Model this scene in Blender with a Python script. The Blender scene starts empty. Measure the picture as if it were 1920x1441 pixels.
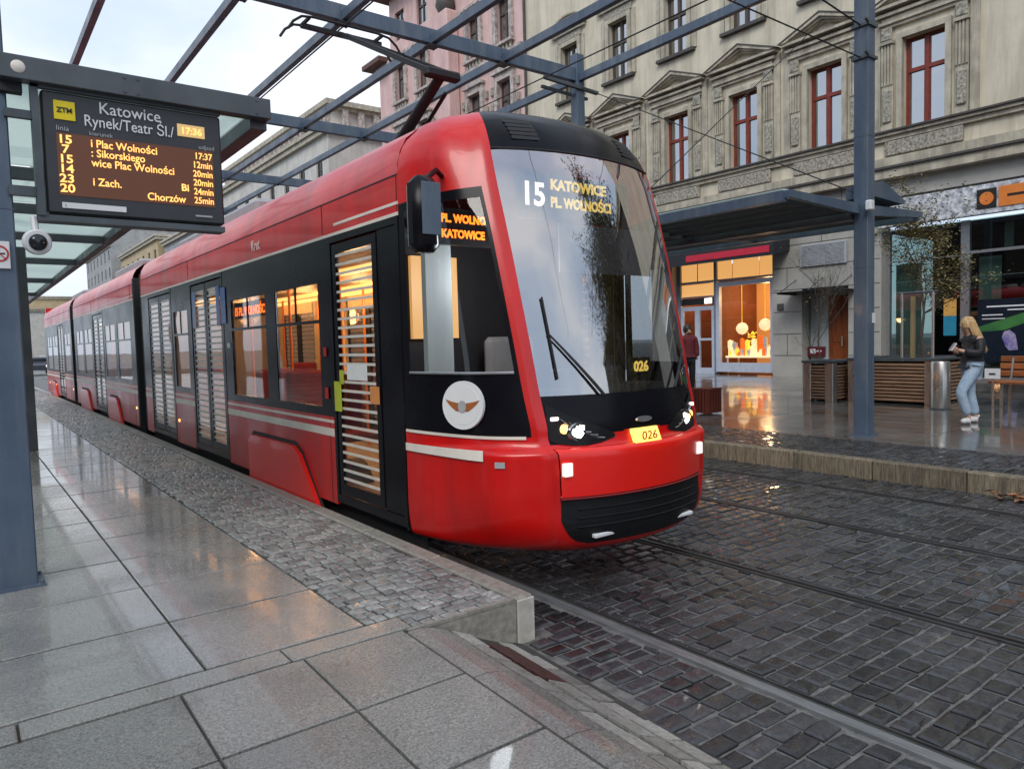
import bpy, math, random
from mathutils import Vector, Matrix
random.seed(7)
S = bpy.context.scene
COL = S.collection
PI = math.pi
rad = math.radians
U = random.uniform

# ------------------------------------------------------------------ materials
def lin(c):
    return tuple((x/12.92 if x <= .04045 else ((x+.055)/1.055)**2.4) for x in [v/255 for v in c])
def newmat(name):
    m = bpy.data.materials.new(name); m.use_nodes = True
    nt = m.node_tree; nt.nodes.clear()
    out = nt.nodes.new('ShaderNodeOutputMaterial')
    return m, nt, out
def node(nt, t, **k):
    n = nt.nodes.new('ShaderNode'+t)
    for a, b in k.items():
        if a in n.inputs: n.inputs[a].default_value = b
        else: setattr(n, a, b)
    return n
def ramp(nt, stops, fac):
    r = nt.nodes.new('ShaderNodeValToRGB')
    e = r.color_ramp.elements
    while len(e) < len(stops): e.new(.5)
    for el, (p, c) in zip(e, stops):
        el.position = p; el.color = (*c[:3], 1)
    nt.links.new(fac, r.inputs[0]); return r
def mat(name, col, col2=None, scale=3, rough=.6, rough2=None, metal=0, bump=0, bscale=40, island=0,
        stretch=(1,1,1), coat=0, spec=.5, detail=6, dirt=None, dscale=1.2, damt=.5, wet=0, stain=0, spots=0):
    """painted / stone / metal surface: two colours mixed by noise, optional per-piece change, relief and dirt streaks"""
    m, nt, out = newmat(name); L = nt.links.new
    p = node(nt, 'BsdfPrincipled'); L(p.outputs[0], out.inputs[0])
    p.inputs['Metallic'].default_value = metal
    p.inputs['Coat Weight'].default_value = coat
    p.inputs['Coat Roughness'].default_value = .06
    p.inputs['Specular IOR Level'].default_value = spec
    geo = node(nt, 'NewGeometry')
    mp = node(nt, 'Mapping'); mp.inputs['Scale'].default_value = stretch
    L(geo.outputs['Position'], mp.inputs[0])
    if col2 is None: col2 = tuple(min(1, x*.82) for x in col)
    n1 = node(nt, 'TexNoise', Scale=scale, Detail=detail, Roughness=.6); L(mp.outputs[0], n1.inputs['Vector'])
    r1 = ramp(nt, [(.32, col2), (.68, col)], n1.outputs[0])
    c = r1.outputs[0]
    if island:
        hv = node(nt, 'HueSaturation'); mr = node(nt, 'MapRange')
        mr.inputs[3].default_value = 1-island; mr.inputs[4].default_value = 1+island
        L(geo.outputs['Random Per Island'], mr.inputs[0]); L(mr.outputs[0], hv.inputs['Value']); L(c, hv.inputs['Color'])
        c = hv.outputs[0]
    if dirt:
        mp2 = node(nt, 'Mapping'); mp2.inputs['Scale'].default_value = (1, 1, .12)
        L(geo.outputs['Position'], mp2.inputs[0])
        n2 = node(nt, 'TexNoise', Scale=dscale*3, Detail=8, Roughness=.7); L(mp2.outputs[0], n2.inputs['Vector'])
        r2 = ramp(nt, [(.45, (0,0,0)), (.72, (damt,)*3)], n2.outputs[0])
        mx = node(nt, 'MixRGB'); L(r2.outputs[0], mx.inputs[0]); L(c, mx.inputs[1]); mx.inputs[2].default_value = (*dirt, 1)
        c = mx.outputs[0]
    if spots:
        vo = node(nt, 'TexVoronoi', Scale=3.2); L(geo.outputs['Position'], vo.inputs['Vector'])
        r6 = ramp(nt, [(.035, (.45,.45,.45)), (.06, (1,1,1))], vo.outputs['Distance'])
        mx6 = node(nt, 'MixRGB', blend_type='MULTIPLY'); mx6.inputs[0].default_value = .8; L(c, mx6.inputs[1]); L(r6.outputs[0], mx6.inputs[2]); c = mx6.outputs[0]
    if wet or stain:
        n5 = node(nt, 'TexNoise', Scale=.9, Detail=5, Roughness=.55, Distortion=.4); L(geo.outputs['Position'], n5.inputs['Vector'])
    if stain:
        r5 = ramp(nt, [(.38, (1-stain,)*3), (.62, (1,1,1))], n5.outputs[0])
        mx5 = node(nt, 'MixRGB', blend_type='MULTIPLY'); mx5.inputs[0].default_value = 1; L(c, mx5.inputs[1]); L(r5.outputs[0], mx5.inputs[2]); c = mx5.outputs[0]
    if wet:
        mr5 = node(nt, 'MapRange'); L(n5.outputs[0], mr5.inputs[0]); mr5.inputs[1].default_value = .40; mr5.inputs[2].default_value = .60; mr5.inputs[3].default_value = wet; mr5.inputs[4].default_value = wet*.25
        L(mr5.outputs[0], p.inputs['Coat Weight']); p.inputs['Coat Roughness'].default_value = .05; p.inputs['Coat IOR'].default_value = 1.45
    L(c, p.inputs['Base Color'])
    if rough2 is None: p.inputs['Roughness'].default_value = rough
    else:
        n3 = node(nt, 'TexNoise', Scale=scale*.7, Detail=5); L(mp.outputs[0], n3.inputs['Vector'])
        mr = node(nt, 'MapRange'); mr.inputs[1].default_value = .35; mr.inputs[2].default_value = .65
        mr.inputs[3].default_value = rough; mr.inputs[4].default_value = rough2
        L(n3.outputs[0], mr.inputs[0]); L(mr.outputs[0], p.inputs['Roughness'])
    if bump:
        n4 = node(nt, 'TexNoise', Scale=bscale, Detail=5, Roughness=.6); L(mp.outputs[0], n4.inputs['Vector'])
        b = node(nt, 'Bump', Strength=bump, Distance=.02); L(n4.outputs[0], b.inputs['Height']); L(b.outputs[0], p.inputs['Normal'])
    return m
def emit(name, col, s=1.0, base=None):
    m, nt, out = newmat(name)
    p = node(nt, 'BsdfPrincipled'); nt.links.new(p.outputs[0], out.inputs[0])
    p.inputs['Base Color'].default_value = (*(base or col), 1)
    p.inputs['Emission Color'].default_value = (*col, 1); p.inputs['Emission Strength'].default_value = s
    p.inputs['Roughness'].default_value = .4
    return m
def glass(name, tint, refl=.12, rough=.02, bump=0, bscale=3, rtint=(1,1,1)):
    m, nt, out = newmat(name); L = nt.links.new
    t = node(nt, 'BsdfTransparent'); t.inputs[0].default_value = (*tint, 1)
    g = node(nt, 'BsdfGlossy'); g.inputs['Roughness'].default_value = rough; g.inputs[0].default_value = (*rtint, 1)
    lw = node(nt, 'LayerWeight', Blend=.5); pw_ = node(nt, 'Math', operation='POWER'); L(lw.outputs['Facing'], pw_.inputs[0]); pw_.inputs[1].default_value = 4.5
    ad = node(nt, 'MapRange'); L(pw_.outputs[0], ad.inputs[0]); ad.inputs[3].default_value = .04+refl; ad.inputs[4].default_value = .95
    mx = node(nt, 'MixShader'); L(ad.outputs[0], mx.inputs[0]); L(t.outputs[0], mx.inputs[1]); L(g.outputs[0], mx.inputs[2])
    if bump:
        geo = node(nt, 'NewGeometry')
        n4 = node(nt, 'TexNoise', Scale=bscale, Detail=1); L(geo.outputs['Position'], n4.inputs['Vector'])
        b = node(nt, 'Bump', Strength=bump, Distance=.05); L(n4.outputs[0], b.inputs['Height'])
        L(b.outputs[0], g.inputs['Normal'])
    L(mx.outputs[0], out.inputs[0]); return m
def leafmat(name, a, b):
    m, nt, out = newmat(name); L = nt.links.new
    p = node(nt, 'BsdfPrincipled', Roughness=.6); L(p.outputs[0], out.inputs[0])
    geo = node(nt, 'NewGeometry')
    r = ramp(nt, [(0, a), (1, b)], geo.outputs['Random Per Island']); L(r.outputs[0], p.inputs['Base Color'])
    return m

M = {}
M['red'] = mat('tram_red_paint', lin((222,14,10)), lin((208,12,9)), 2, .28, .38, coat=.22, bump=.01, bscale=6, dirt=lin((110,30,26)), damt=.4)
M['redlow'] = mat('tram_red_lower_paint', lin((214,16,12)), lin((196,14,11)), 2, .28, .42, coat=.2, bump=.015, bscale=8, dirt=lin((96,44,38)), dscale=1.6, damt=.6)
M['red_bright'] = mat('bumper_red_paint', lin((244,34,20)), lin((238,28,18)), 2, .3, coat=.4)
M['red_dark'] = mat('dull_red_paint', lin((150,24,26)), lin((128,20,24)), 3, .35, coat=.2)
M['tblack'] = mat('gloss_black_paint', (.009,.009,.012), (.006,.006,.009), 3, .20, .28, coat=0, spec=.15)
M['matblack'] = mat('matt_black', (.02,.02,.022), None, 8, .6, bump=.1)
M['rubber'] = mat('bellows_rubber', (.018,.018,.02), (.03,.03,.03), 14, .7, bump=.2)
M['cream'] = mat('cream_stripe', lin((246,236,224)), None, 4, .4)
M['whitebar'] = mat('white_door_bar', lin((222,218,210)), None, 9, .45)
M['steelblue'] = mat('blue_grey_steel', lin((84,101,120)), lin((70,87,106)), 2.5, .35, .5, metal=.0, coat=.06, bump=.03, bscale=30, dirt=lin((126,132,136)), damt=.6)
M['steeldark'] = mat('dark_steel', lin((84,92,98)), lin((66,74,80)), 4, .35, .55, bump=.03, dirt=lin((95,98,100)), damt=.4)
M['boardcase'] = mat('board_case', lin((52,54,58)), lin((44,46,50)), 5, .4)
M['screen'] = emit('led_screen_dark', lin((96,48,18)), .42, base=(.02,.015,.01))
M['led'] = emit('led_amber', (1.0,.47,.12), .85)
M['ledred'] = emit('led_orange', (1.0,.18,.015), 1.6)
M['ledyellow'] = emit('led_yellow', (1.0,.66,.13), .85)
M['ledwhite'] = emit('led_white', (1.0,.88,.80), 1.2)
M['clockpanel'] = emit('clock_panel', lin((200,165,105)), .6, base=(.2,.15,.08))
M['yellow'] = mat('yellow_logo', lin((240,215,10)), None, 6, .5)
M['white'] = mat('white_print', (.8,.8,.8), (.74,.75,.76), 6, .5)
M['greyprint'] = mat('grey_print', (.45,.46,.48), None, 6, .5)
M['darkprint'] = mat('dark_print', (.03,.03,.035), None, 6, .5)
M['redprint'] = mat('red_print', lin((200,40,40)), None, 6, .5)
M['tglass'] = glass('tram_window_glass', (.80,.74,.68), .0, .015, bump=.04, bscale=1.5)
M['windshield'] = glass('windshield_glass', (.62,.65,.67), .38, .03, bump=.05, bscale=2.2)
M['cabglass'] = glass('cab_side_glass', (.80,.82,.82), .0, .02)
M['wglass'] = glass('building_window_glass', (.10,.12,.14), .42, .02, bump=.12, bscale=1.2)
M['shopglass'] = glass('shop_glass', (.9,.9,.9), .03, .01)
M['storeglass'] = glass('store_glass', (.30,.42,.38), .10, .02)
m_rg, nt_, o__ = newmat('frosted_roof_glass'); tl_ = node(nt_, 'BsdfTranslucent'); tl_.inputs[0].default_value = (.66,.71,.68,1)
tp_ = node(nt_, 'BsdfTransparent'); tp_.inputs[0].default_value = (.7,.78,.74,1); ms_ = node(nt_, 'MixShader'); ms_.inputs[0].default_value = .35
nt_.links.new(tl_.outputs[0], ms_.inputs[1]); nt_.links.new(tp_.outputs[0], ms_.inputs[2]); nt_.links.new(ms_.outputs[0], o__.inputs[0]); M['roofglass'] = m_rg
M['lamp'] = emit('head_lamp_lens', (1, .93, .80), 4)
M['marker'] = emit('marker_panel_glow', (1.0,.93,.88), .35, base=(.8,.78,.75))  # reflective panels, their brightness put in as a faint glow
M['lampring'] = mat('lamp_reflector', (.5,.5,.5), None, 20, .15, metal=1)
M['amberlamp'] = emit('amber_lamp', (1,.45,.12), 2.2)
M['slot'] = mat('grille_black', (.007,.007,.008), (.011,.011,.012), 12, .45, bump=.1, spec=.25)
M['steel'] = mat('brushed_steel', (.62,.60,.56), (.5,.48,.45), 12, .25, .4, metal=.9, stretch=(1,1,.2))
M['railsteel'] = mat('worn_rail_sky_sheen', (.40,.42,.44), (.22,.23,.24), 6, .25, .45, metal=.6, stretch=(6,.6,1))  # paler than the other rails: reflected sky put into the colour
M['alu'] = mat('aluminium', (.55,.56,.58), None, 14, .3, metal=.8)
M['warmwall'] = emit('glowing_warm_panel', (1.0,.50,.15), .42, base=(.6,.38,.18))  # glow stands in for lamplight on the tram panels; backlight on the transom
M['warmlamp'] = emit('warm_lamp', (1.0,.50,.16), 2.2)
M['poleorange'] = mat('orange_handrail', lin((235,140,30)), None, 6, .3, coat=.5)
M['seatred'] = mat('red_seat_fabric', lin((150,30,35)), lin((110,25,35)), 20, .8)
M['lining'] = mat('interior_lining', (.62,.55,.42), None, 6, .5)
M['intgrey'] = mat('interior_grey', (.30,.29,.28), None, 6, .6)
M['cabgrey'] = mat('cab_partition', lin((185,192,190)), lin((160,168,168)), 2, .5, stretch=(4,4,.3))
M['blind'] = mat('sun_blind', lin((120,120,128)), None, 5, .6)
# stone and paving
M['slab'] = mat('wet_granite_slab', (.42,.41,.385), (.17,.166,.155), 95, .18, .32, island=.16, bump=.03, bscale=160, wet=.8, stain=.38, spots=1, detail=8, dirt=None)
M['slabdry'] = mat('damp_granite_slab', (.38,.37,.345), (.12,.117,.108), 100, .24, .42, island=.14, bump=.10, bscale=170, wet=.5, stain=.28, detail=8)
M['joint'] = mat('dark_joint', (.04,.042,.04), (.06,.06,.05), 30, .7)
M['sett'] = mat('grey_sett', (.36,.36,.345), (.17,.17,.162), 30, .26, .45, wet=.5, stain=.2, island=.34, bump=.25, bscale=90)
M['settdark'] = mat('dark_wet_sett', (.056,.057,.062), (.024,.025,.030), 26, .2, .42, wet=.7, stain=.3, island=.6, bump=.25, bscale=70)
M['setbed'] = mat('track_mortar', (.20,.195,.185), (.09,.09,.088), 18, .5, .75, bump=.4, bscale=60)
M['platbed'] = mat('sett_bed', (.06,.06,.058), (.09,.09,.08), 20, .6, bump=.3)
M['kerb'] = mat('granite_kerb', (.34,.32,.28), (.20,.185,.16), 25, .5, island=.15, bump=.25, bscale=60)
M['kerbwhite'] = mat('white_painted_kerb', (.62,.60,.55), (.42,.38,.32), 9, .6, bump=.1)
M['kerbface'] = mat('streaked_kerb_face', (.36,.30,.20), (.09,.078,.06), 9, .6, island=.2, bump=.6, bscale=30, stretch=(7,7,.7), dirt=(.04,.035,.03), dscale=2.5, damt=.8)
M['plaza'] = mat('wet_plaza_slab', (.20,.195,.185), (.12,.12,.115), 3, .12, .26, wet=1, stain=.3, island=.2, bump=.03, bscale=25)
M['ground'] = mat('far_ground', (.14,.14,.135), (.09,.09,.09), 1.5, .35, .6, bump=.2, bscale=20)
M['raildark'] = mat('dark_rail', (.10,.10,.105), (.05,.05,.055), 6, .3, .5, metal=.5, stretch=(6,.6,1))
M['rampsett'] = mat('ramp_sett', (.48,.46,.42), (.26,.25,.23), 40, .3, .5, island=.3, bump=.3, bscale=80, wet=.3, stain=.25)
M['rust'] = mat('rusty_drain', lin((92,58,52)), lin((60,40,38)), 30, .6, bump=.3)
# buildings
M['creamwall'] = mat('cream_render', lin((222,213,190)), lin((204,195,173)), 1.2, .8, bump=.1, bscale=30, dirt=lin((120,114,98)), dscale=.7, damt=.5)
M['stonetrim'] = mat('weathered_stone_trim', lin((204,196,176)), lin((168,160,143)), 3, .8, bump=.25, bscale=25, dirt=lin((86,82,72)), dscale=1.2, damt=.6)
M['ornament'] = mat('carved_ornament', lin((196,190,174)), lin((96,92,82)), 16, .8, bump=.8, bscale=22)
M['darkledge'] = mat('lead_ledge', lin((62,60,58)), lin((84,80,74)), 6, .6)
M['stonepanel'] = mat('grey_stone_cladding', lin((176,174,166)), lin((156,153,146)), 1.5, .55, island=.08, bump=.06, bscale=60)
M['redframe'] = mat('red_brown_window_frame', lin((140,60,42)), lin((112,46,34)), 8, .5)
M['darkframe'] = mat('dark_window_frame', lin((80,72,66)), None, 8, .5)
M['curtain'] = mat('window_curtain', (.42,.44,.46), (.22,.24,.27), 2.5, .9, stretch=(1,3,.25))
M['dark_int'] = mat('dark_interior', (.025,.025,.03), None, 3, .8)
M['pink'] = mat('pink_render', lin((226,192,186)), lin((210,176,170)), 1.2, .8, bump=.1, dirt=lin((150,110,105)), damt=.4)
M['pinktrim'] = mat('pale_stucco_trim', lin((214,204,196)), lin((132,120,114)), 6, .8, bump=.6, bscale=14)
M['whitebld'] = mat('white_render', lin((212,208,200)), lin((190,186,178)), 1, .8, dirt=lin((150,146,140)), damt=.4)
M['greybld'] = mat('grey_render', lin((170,170,168)), lin((140,142,144)), 1, .8)
M['ochre'] = mat('ochre_render', lin((196,176,140)), lin((170,150,118)), 1, .8)
M['brownroof'] = mat('brown_roof', lin((110,74,66)), lin((84,60,56)), 8, .7)
M['shopwhite'] = mat('white_shop_frame', lin((198,206,220)), lin((180,190,206)), 5, .4)
M['shopgrey'] = mat('grey_shop_frame', lin((128,140,156)), None, 5, .4)
M['awning'] = mat('dark_awning', lin((36,38,44)), None, 6, .6)
M['awningred'] = mat('red_awning_strip', lin((205,40,66)), None, 5, .5)
M['wooddoor'] = mat('varnished_wood_door', lin((150,80,34)), lin((104,50,22)), 5, .4, stretch=(4,4,.3))
M['slatwood'] = mat('planter_slat_wood', lin((176,142,116)), lin((128,98,78)), 12, .5, stretch=(1,.3,3), island=.15)
M['redwood'] = mat('red_brown_slat_wood', lin((122,56,42)), lin((84,38,30)), 14, .5, stretch=(3,3,.3), island=.15)
M['benchwood'] = mat('orange_bench_wood', lin((176,108,60)), lin((136,80,46)), 12, .45, stretch=(3,.4,1), island=.15)
M['soil'] = mat('soil', (.03,.022,.016), None, 20, .9, bump=.5)
M['bark'] = mat('grey_bark', (.10,.085,.07), (.05,.042,.035), 20, .9, bump=.4)
M['stake'] = mat('pale_stake_wood', lin((150,132,96)), None, 8, .7)
M['leaf'] = leafmat('olive_leaf', (.12,.115,.045), (.40,.33,.15))
M['brownleaf'] = leafmat('fallen_leaf', (.20,.07,.03), (.42,.20,.10))
M['skin'] = mat('skin', lin((214,168,146)), None, 20, .5)
M['blonde'] = mat('blonde_hair', lin((226,196,150)), lin((188,152,104)), 40, .5, stretch=(1,1,.2))
M['brownhair'] = mat('dark_hair', (.03,.02,.015), None, 40, .5)
M['jacket'] = mat('black_jacket', (.014,.015,.02), (.02,.022,.028), 14, .6, bump=.3, bscale=20)
M['jeans'] = mat('light_blue_jeans', lin((176,196,214)), lin((146,168,192)), 14, .8, bump=.2, bscale=20)
M['sneaker'] = mat('white_sneaker', (.75,.75,.75), None, 20, .6)
M['darkred'] = mat('dark_red_cloth', lin((110,40,48)), None, 12, .8)
M['postergreen'] = mat('poster_green', lin((70,130,70)), lin((20,60,50)), 1.2, .3)
M['posternavy'] = mat('poster_navy', lin((16,36,50)), lin((12,26,40)), 2, .25)
M['posterpurple'] = mat('poster_purple', lin((96,84,160)), lin((190,180,200)), 7, .3)
M['posterblue'] = mat('poster_teal', lin((50,140,170)), None, 4, .3)
M['posterorange'] = mat('poster_amber', lin((225,170,90)), None, 4, .3)
M['signorange'] = mat('orange_sign', lin((232,140,62)), lin((220,120,50)), 3, .35)
M['signdark'] = mat('dark_sign', lin((40,34,30)), None, 6, .4)
M['fascia'] = mat('white_patterned_fascia', lin((232,234,238)), lin((132,136,144)), 7, .4, detail=2)
M['bordeaux'] = mat('dark_red_sign', lin((110,28,40)), None, 6, .4)
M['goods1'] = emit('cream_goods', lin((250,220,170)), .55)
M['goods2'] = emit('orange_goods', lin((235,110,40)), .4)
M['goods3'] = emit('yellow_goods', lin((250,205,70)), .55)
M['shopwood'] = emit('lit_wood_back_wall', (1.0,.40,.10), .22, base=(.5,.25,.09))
M['shopback'] = mat('brown_shop_wall', lin((120,70,40)), None, 4, .7)
M['carwhite'] = mat('car_white', (.6,.6,.62), None, 5, .3, coat=.6)
M['cardark'] = mat('car_dark', (.04,.05,.07), None, 5, .3, coat=.6)
M['cglass'] = mat('car_glass', (.02,.025,.03), None, 5, .08)
M['bluedecal'] = mat('blue_door_decal', lin((24,78,150)), lin((30,96,170)), 5, .3)
M['yelldecal'] = mat('yellow_green_sticker', lin((196,205,50)), None, 5, .4)
M['tangsticker'] = mat('amber_sticker', lin((226,148,80)), None, 5, .4)
M['stonefar'] = mat('opposite_facade', lin((72,64,56)), lin((50,45,40)), 1, .8)
M['brownfar'] = mat('opposite_brown_facade', lin((84,62,48)), lin((60,44,36)), 1, .8)

# ------------------------------------------------------------------ mesh helper
OFF = {}
class MB:
    def __init__(s): s.v = []; s.f = []; s.mi = []
    def face(s, pts, mi=0):
        n = len(s.v); s.v += [tuple(p) for p in pts]; s.f.append(tuple(range(n, n+len(pts)))); s.mi.append(mi); return s
    def raw(s, vs, fs, mi=0):
        n = len(s.v); s.v += [tuple(p) for p in vs]
        s.f += [tuple(i+n for i in f) for f in fs]; s.mi += [mi]*len(fs); return s
    def box(s, x0, x1, y0, y1, z0, z1, mi=0, b=0):
        if x0 > x1: x0, x1 = x1, x0
        if y0 > y1: y0, y1 = y1, y0
        if z0 > z1: z0, z1 = z1, z0
        if b <= 0:
            vs = [(x, y, z) for x in (x0, x1) for y in (y0, y1) for z in (z0, z1)]
            return s.raw(vs, [(0,1,3,2),(4,6,7,5),(0,4,5,1),(2,3,7,6),(0,2,6,4),(1,5,7,3)], mi)
        return s.obox(((x0+x1)/2, (y0+y1)/2, (z0+z1)/2), (x1-x0, y1-y0, z1-z0), None, mi, b)
    def obox(s, c, size, R=None, mi=0, b=0):
        """box with optional rotation and chamfered edges"""
        hx, hy, hz = [d/2 for d in size]; c = Vector(c)
        R = R or Matrix.Identity(3)
        if b <= 0:
            vs = [(x, y, z) for x in (-hx, hx) for y in (-hy, hy) for z in (-hz, hz)]
            fs = [(0,1,3,2),(4,6,7,5),(0,4,5,1),(2,3,7,6),(0,2,6,4),(1,5,7,3)]
        else:
            b = min(b, hx*.9, hy*.9, hz*.9)
            vs = []; idx = {}
            for sx in (-1,1):
                for sy in (-1,1):
                    for sz in (-1,1):
                        for a in range(3):
                            p = [sx*(hx-b), sy*(hy-b), sz*(hz-b)]; p[a] = (sx*hx, sy*hy, sz*hz)[a]
                            idx[(sx,sy,sz,a)] = len(vs); vs.append(tuple(p))
            I = lambda sx,sy,sz,a: idx[(sx,sy,sz,a)]
            fs = []
            for q in (-1,1):
                f = [I(q,-1,-1,0), I(q,1,-1,0), I(q,1,1,0), I(q,-1,1,0)]; fs.append(f if q>0 else f[::-1])
                f = [I(-1,q,-1,1), I(-1,q,1,1), I(1,q,1,1), I(1,q,-1,1)]; fs.append(f if q>0 else f[::-1])
                f = [I(-1,-1,q,2), I(1,-1,q,2), I(1,1,q,2), I(-1,1,q,2)]; fs.append(f if q>0 else f[::-1])
            for p in (-1,1):
                for q in (-1,1):
                    fs.append([I(-1,p,q,1), I(-1,p,q,2), I(1,p,q,2), I(1,p,q,1)])
                    fs.append([I(p,-1,q,0), I(p,-1,q,2), I(p,1,q,2), I(p,1,q,0)])
                    fs.append([I(p,q,-1,0), I(p,q,-1,1), I(p,q,1,1), I(p,q,1,0)])
                    for r in (-1,1): fs.append([I(p,q,r,0), I(p,q,r,1), I(p,q,r,2)])
        return s.raw([c+R@Vector(v) for v in vs], fs, mi)
    def bar(s, a, b, w, h=None, mi=0, up=(0,0,1), bev=0):
        """rectangular bar from a to b"""
        a = Vector(a); b = Vector(b); h = h or w; d = (b-a); L = d.length; d.normalize()
        up = Vector(up)
        if abs(d.dot(up)) > .98: up = Vector((1,0,0))
        x = d.cross(up).normalized(); z = x.cross(d)
        R = Matrix((x, d, z)).transposed()
        return s.obox((a+b)/2, (w, L, h), R, mi, bev)
    def tube(s, pts, r, n=8, mi=0, cap=True):
        pts = [Vector(p) for p in pts]; rs = r if isinstance(r, (list, tuple)) else [r]*len(pts)
        base = len(s.v); prev = None
        for i, p in enumerate(pts):
            d = (pts[min(i+1, len(pts)-1)]-pts[max(i-1, 0)]).normalized()
            if prev is None: x = d.orthogonal().normalized()
            else:
                x = prev-d*prev.dot(d); x.normalize()
            prev = x; y = d.cross(x)
            for k in range(n):
                a = 2*PI*k/n; s.v.append(tuple(p+(x*math.cos(a)+y*math.sin(a))*rs[i]))
        for i in range(len(pts)-1):
            for k in range(n):
                a = base+i*n+k; b = base+i*n+(k+1) % n
                s.f.append((a, b, b+n, a+n)); s.mi.append(mi)
        if cap:
            s.f.append(tuple(base+k for k in range(n))[::-1]); s.mi.append(mi)
            s.f.append(tuple(base+(len(pts)-1)*n+k for k in range(n))); s.mi.append(mi)
        return s
    def cyl(s, a, b, r, n=16, mi=0, r2=None): return s.tube([a, b], [r, r if r2 is None else r2], n, mi)
    def lathe(s, prof, c, n=20, mi=0, axis=(0,0,1)):
        """prof list of (radius, height along axis)"""
        ax = Vector(axis).normalized(); x = ax.orthogonal().normalized(); y = ax.cross(x); c = Vector(c); base = len(s.v)
        for r, h in prof:
            for k in range(n):
                a = 2*PI*k/n; s.v.append(tuple(c+ax*h+(x*math.cos(a)+y*math.sin(a))*r))
        for i in range(len(prof)-1):
            for k in range(n):
                a = base+i*n+k; b = base+i*n+(k+1) % n
                s.f.append((a, b, b+n, a+n)); s.mi.append(mi)
        return s
    def prism(s, poly, axis, a, b, mi=0):
        """poly of 2-D points extruded along axis x,y or z from a to b"""
        def P(p, t):
            return {'x': (t, p[0], p[1]), 'y': (p[0], t, p[1]), 'z': (p[0], p[1], t)}[axis]
        n = len(poly); vs = [P(p, a) for p in poly]+[P(p, b) for p in poly]
        fs = [tuple(range(n))[::-1], tuple(range(n, 2*n))]+[(i, (i+1) % n, (i+1) % n+n, i+n) for i in range(n)]
        return s.raw(vs, fs, mi)
    def build(s, name, mats, parent=None, smooth=False, recalc=True):
        me = bpy.data.meshes.new(name)
        off = OFF.get(parent.name, Vector((0,0,0))) if parent else Vector((0,0,0))
        me.from_pydata([(x-off[0], y-off[1], z-off[2]) for x, y, z in s.v], [], s.f)
        if not isinstance(mats, (list, tuple)): mats = [mats]
        for m in mats: me.materials.append(M[m] if isinstance(m, str) else m)
        me.polygons.foreach_set('material_index', s.mi)
        if recalc:
            import bmesh
            bm = bmesh.new(); bm.from_mesh(me); bmesh.ops.recalc_face_normals(bm, faces=bm.faces); bm.to_mesh(me); bm.free()
        if smooth:
            me.polygons.foreach_set('use_smooth', [True]*len(me.polygons))
            try: me.set_sharp_from_angle(angle=rad(40))
            except Exception: pass
        me.update()
        o = bpy.data.objects.new(name, me); COL.objects.link(o)
        if parent: o.parent = parent
        OFF[o.name] = off
        return o
def tag(o, label=None, cat=None, group=None, kind=None):
    if label: o['label'] = label
    if cat: o['category'] = cat
    if group: o['group'] = group
    if kind: o['kind'] = kind
    return o
def thing(name, loc, label, cat, group=None):
    o = bpy.data.objects.new(name, None); COL.objects.link(o); o.location = loc; o.empty_display_size = .2
    OFF[o.name] = Vector(loc); return tag(o, label, cat, group)
def struct(mb, name, m, **k):
    o = mb.build(name, m, **k); o['kind'] = 'structure'; return o
def copy_tree(o, parent=None):
    c = o.copy(); COL.objects.link(c); c.parent = parent; OFF[c.name] = OFF.get(o.name, Vector((0,0,0)))
    for ch in [x for x in bpy.data.objects if x.parent == o]: copy_tree(ch, c)
    return c
def text(name, body, size, origin, xdir, ydir, m, parent, align='LEFT', ext=.002, bold=0, sx=1.0):
    """lettering as a mesh lying in the plane origin + x*xdir + y*ydir"""
    cu = bpy.data.curves.new('lettering', 'FONT'); cu.body = body; cu.size = size; cu.align_x = align
    cu.extrude = ext; cu.offset = bold; cu.resolution_u = 3
    o = bpy.data.objects.new('tmp', cu); COL.objects.link(o)
    bpy.context.view_layer.update()
    dg = bpy.context.evaluated_depsgraph_get()
    me = bpy.data.meshes.new_from_object(o.evaluated_get(dg))
    bpy.data.objects.remove(o)
    x = Vector(xdir).normalized(); y = Vector(ydir).normalized(); z = x.cross(y)
    off = OFF.get(parent.name, Vector((0,0,0))) if parent else Vector((0,0,0))
    T = Matrix.Translation(Vector(origin)-off) @ Matrix((x, y, z)).transposed().to_4x4() @ Matrix.Diagonal((sx,1,1,1))
    me.transform(T); me.materials.clear(); me.materials.append(M[m])
    ob = bpy.data.objects.new(name, me); COL.objects.link(ob)
    if parent: ob.parent = parent
    OFF[ob.name] = off
    return ob

# ------------------------------------------------------------------ camera (solved from the photograph's vanishing points)
cam = bpy.data.cameras.new('camera'); co = bpy.data.objects.new('camera', cam); COL.objects.link(co); S.camera = co
r_ = Vector((0.7965804, -0.60394544, -0.02663781)); u_ = Vector((0.05721296, 0.03144943, 0.99786653)); b_ = Vector((-0.6018192, -0.79640495, 0.0596055))
co.matrix_world = Matrix.Translation((0,0,1.713)) @ Matrix((r_, u_, b_)).transposed().to_4x4()
cam.sensor_width = 36; cam.lens = 36*1367.46/1920; cam.clip_end = 2000; cam.clip_start = .05

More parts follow.
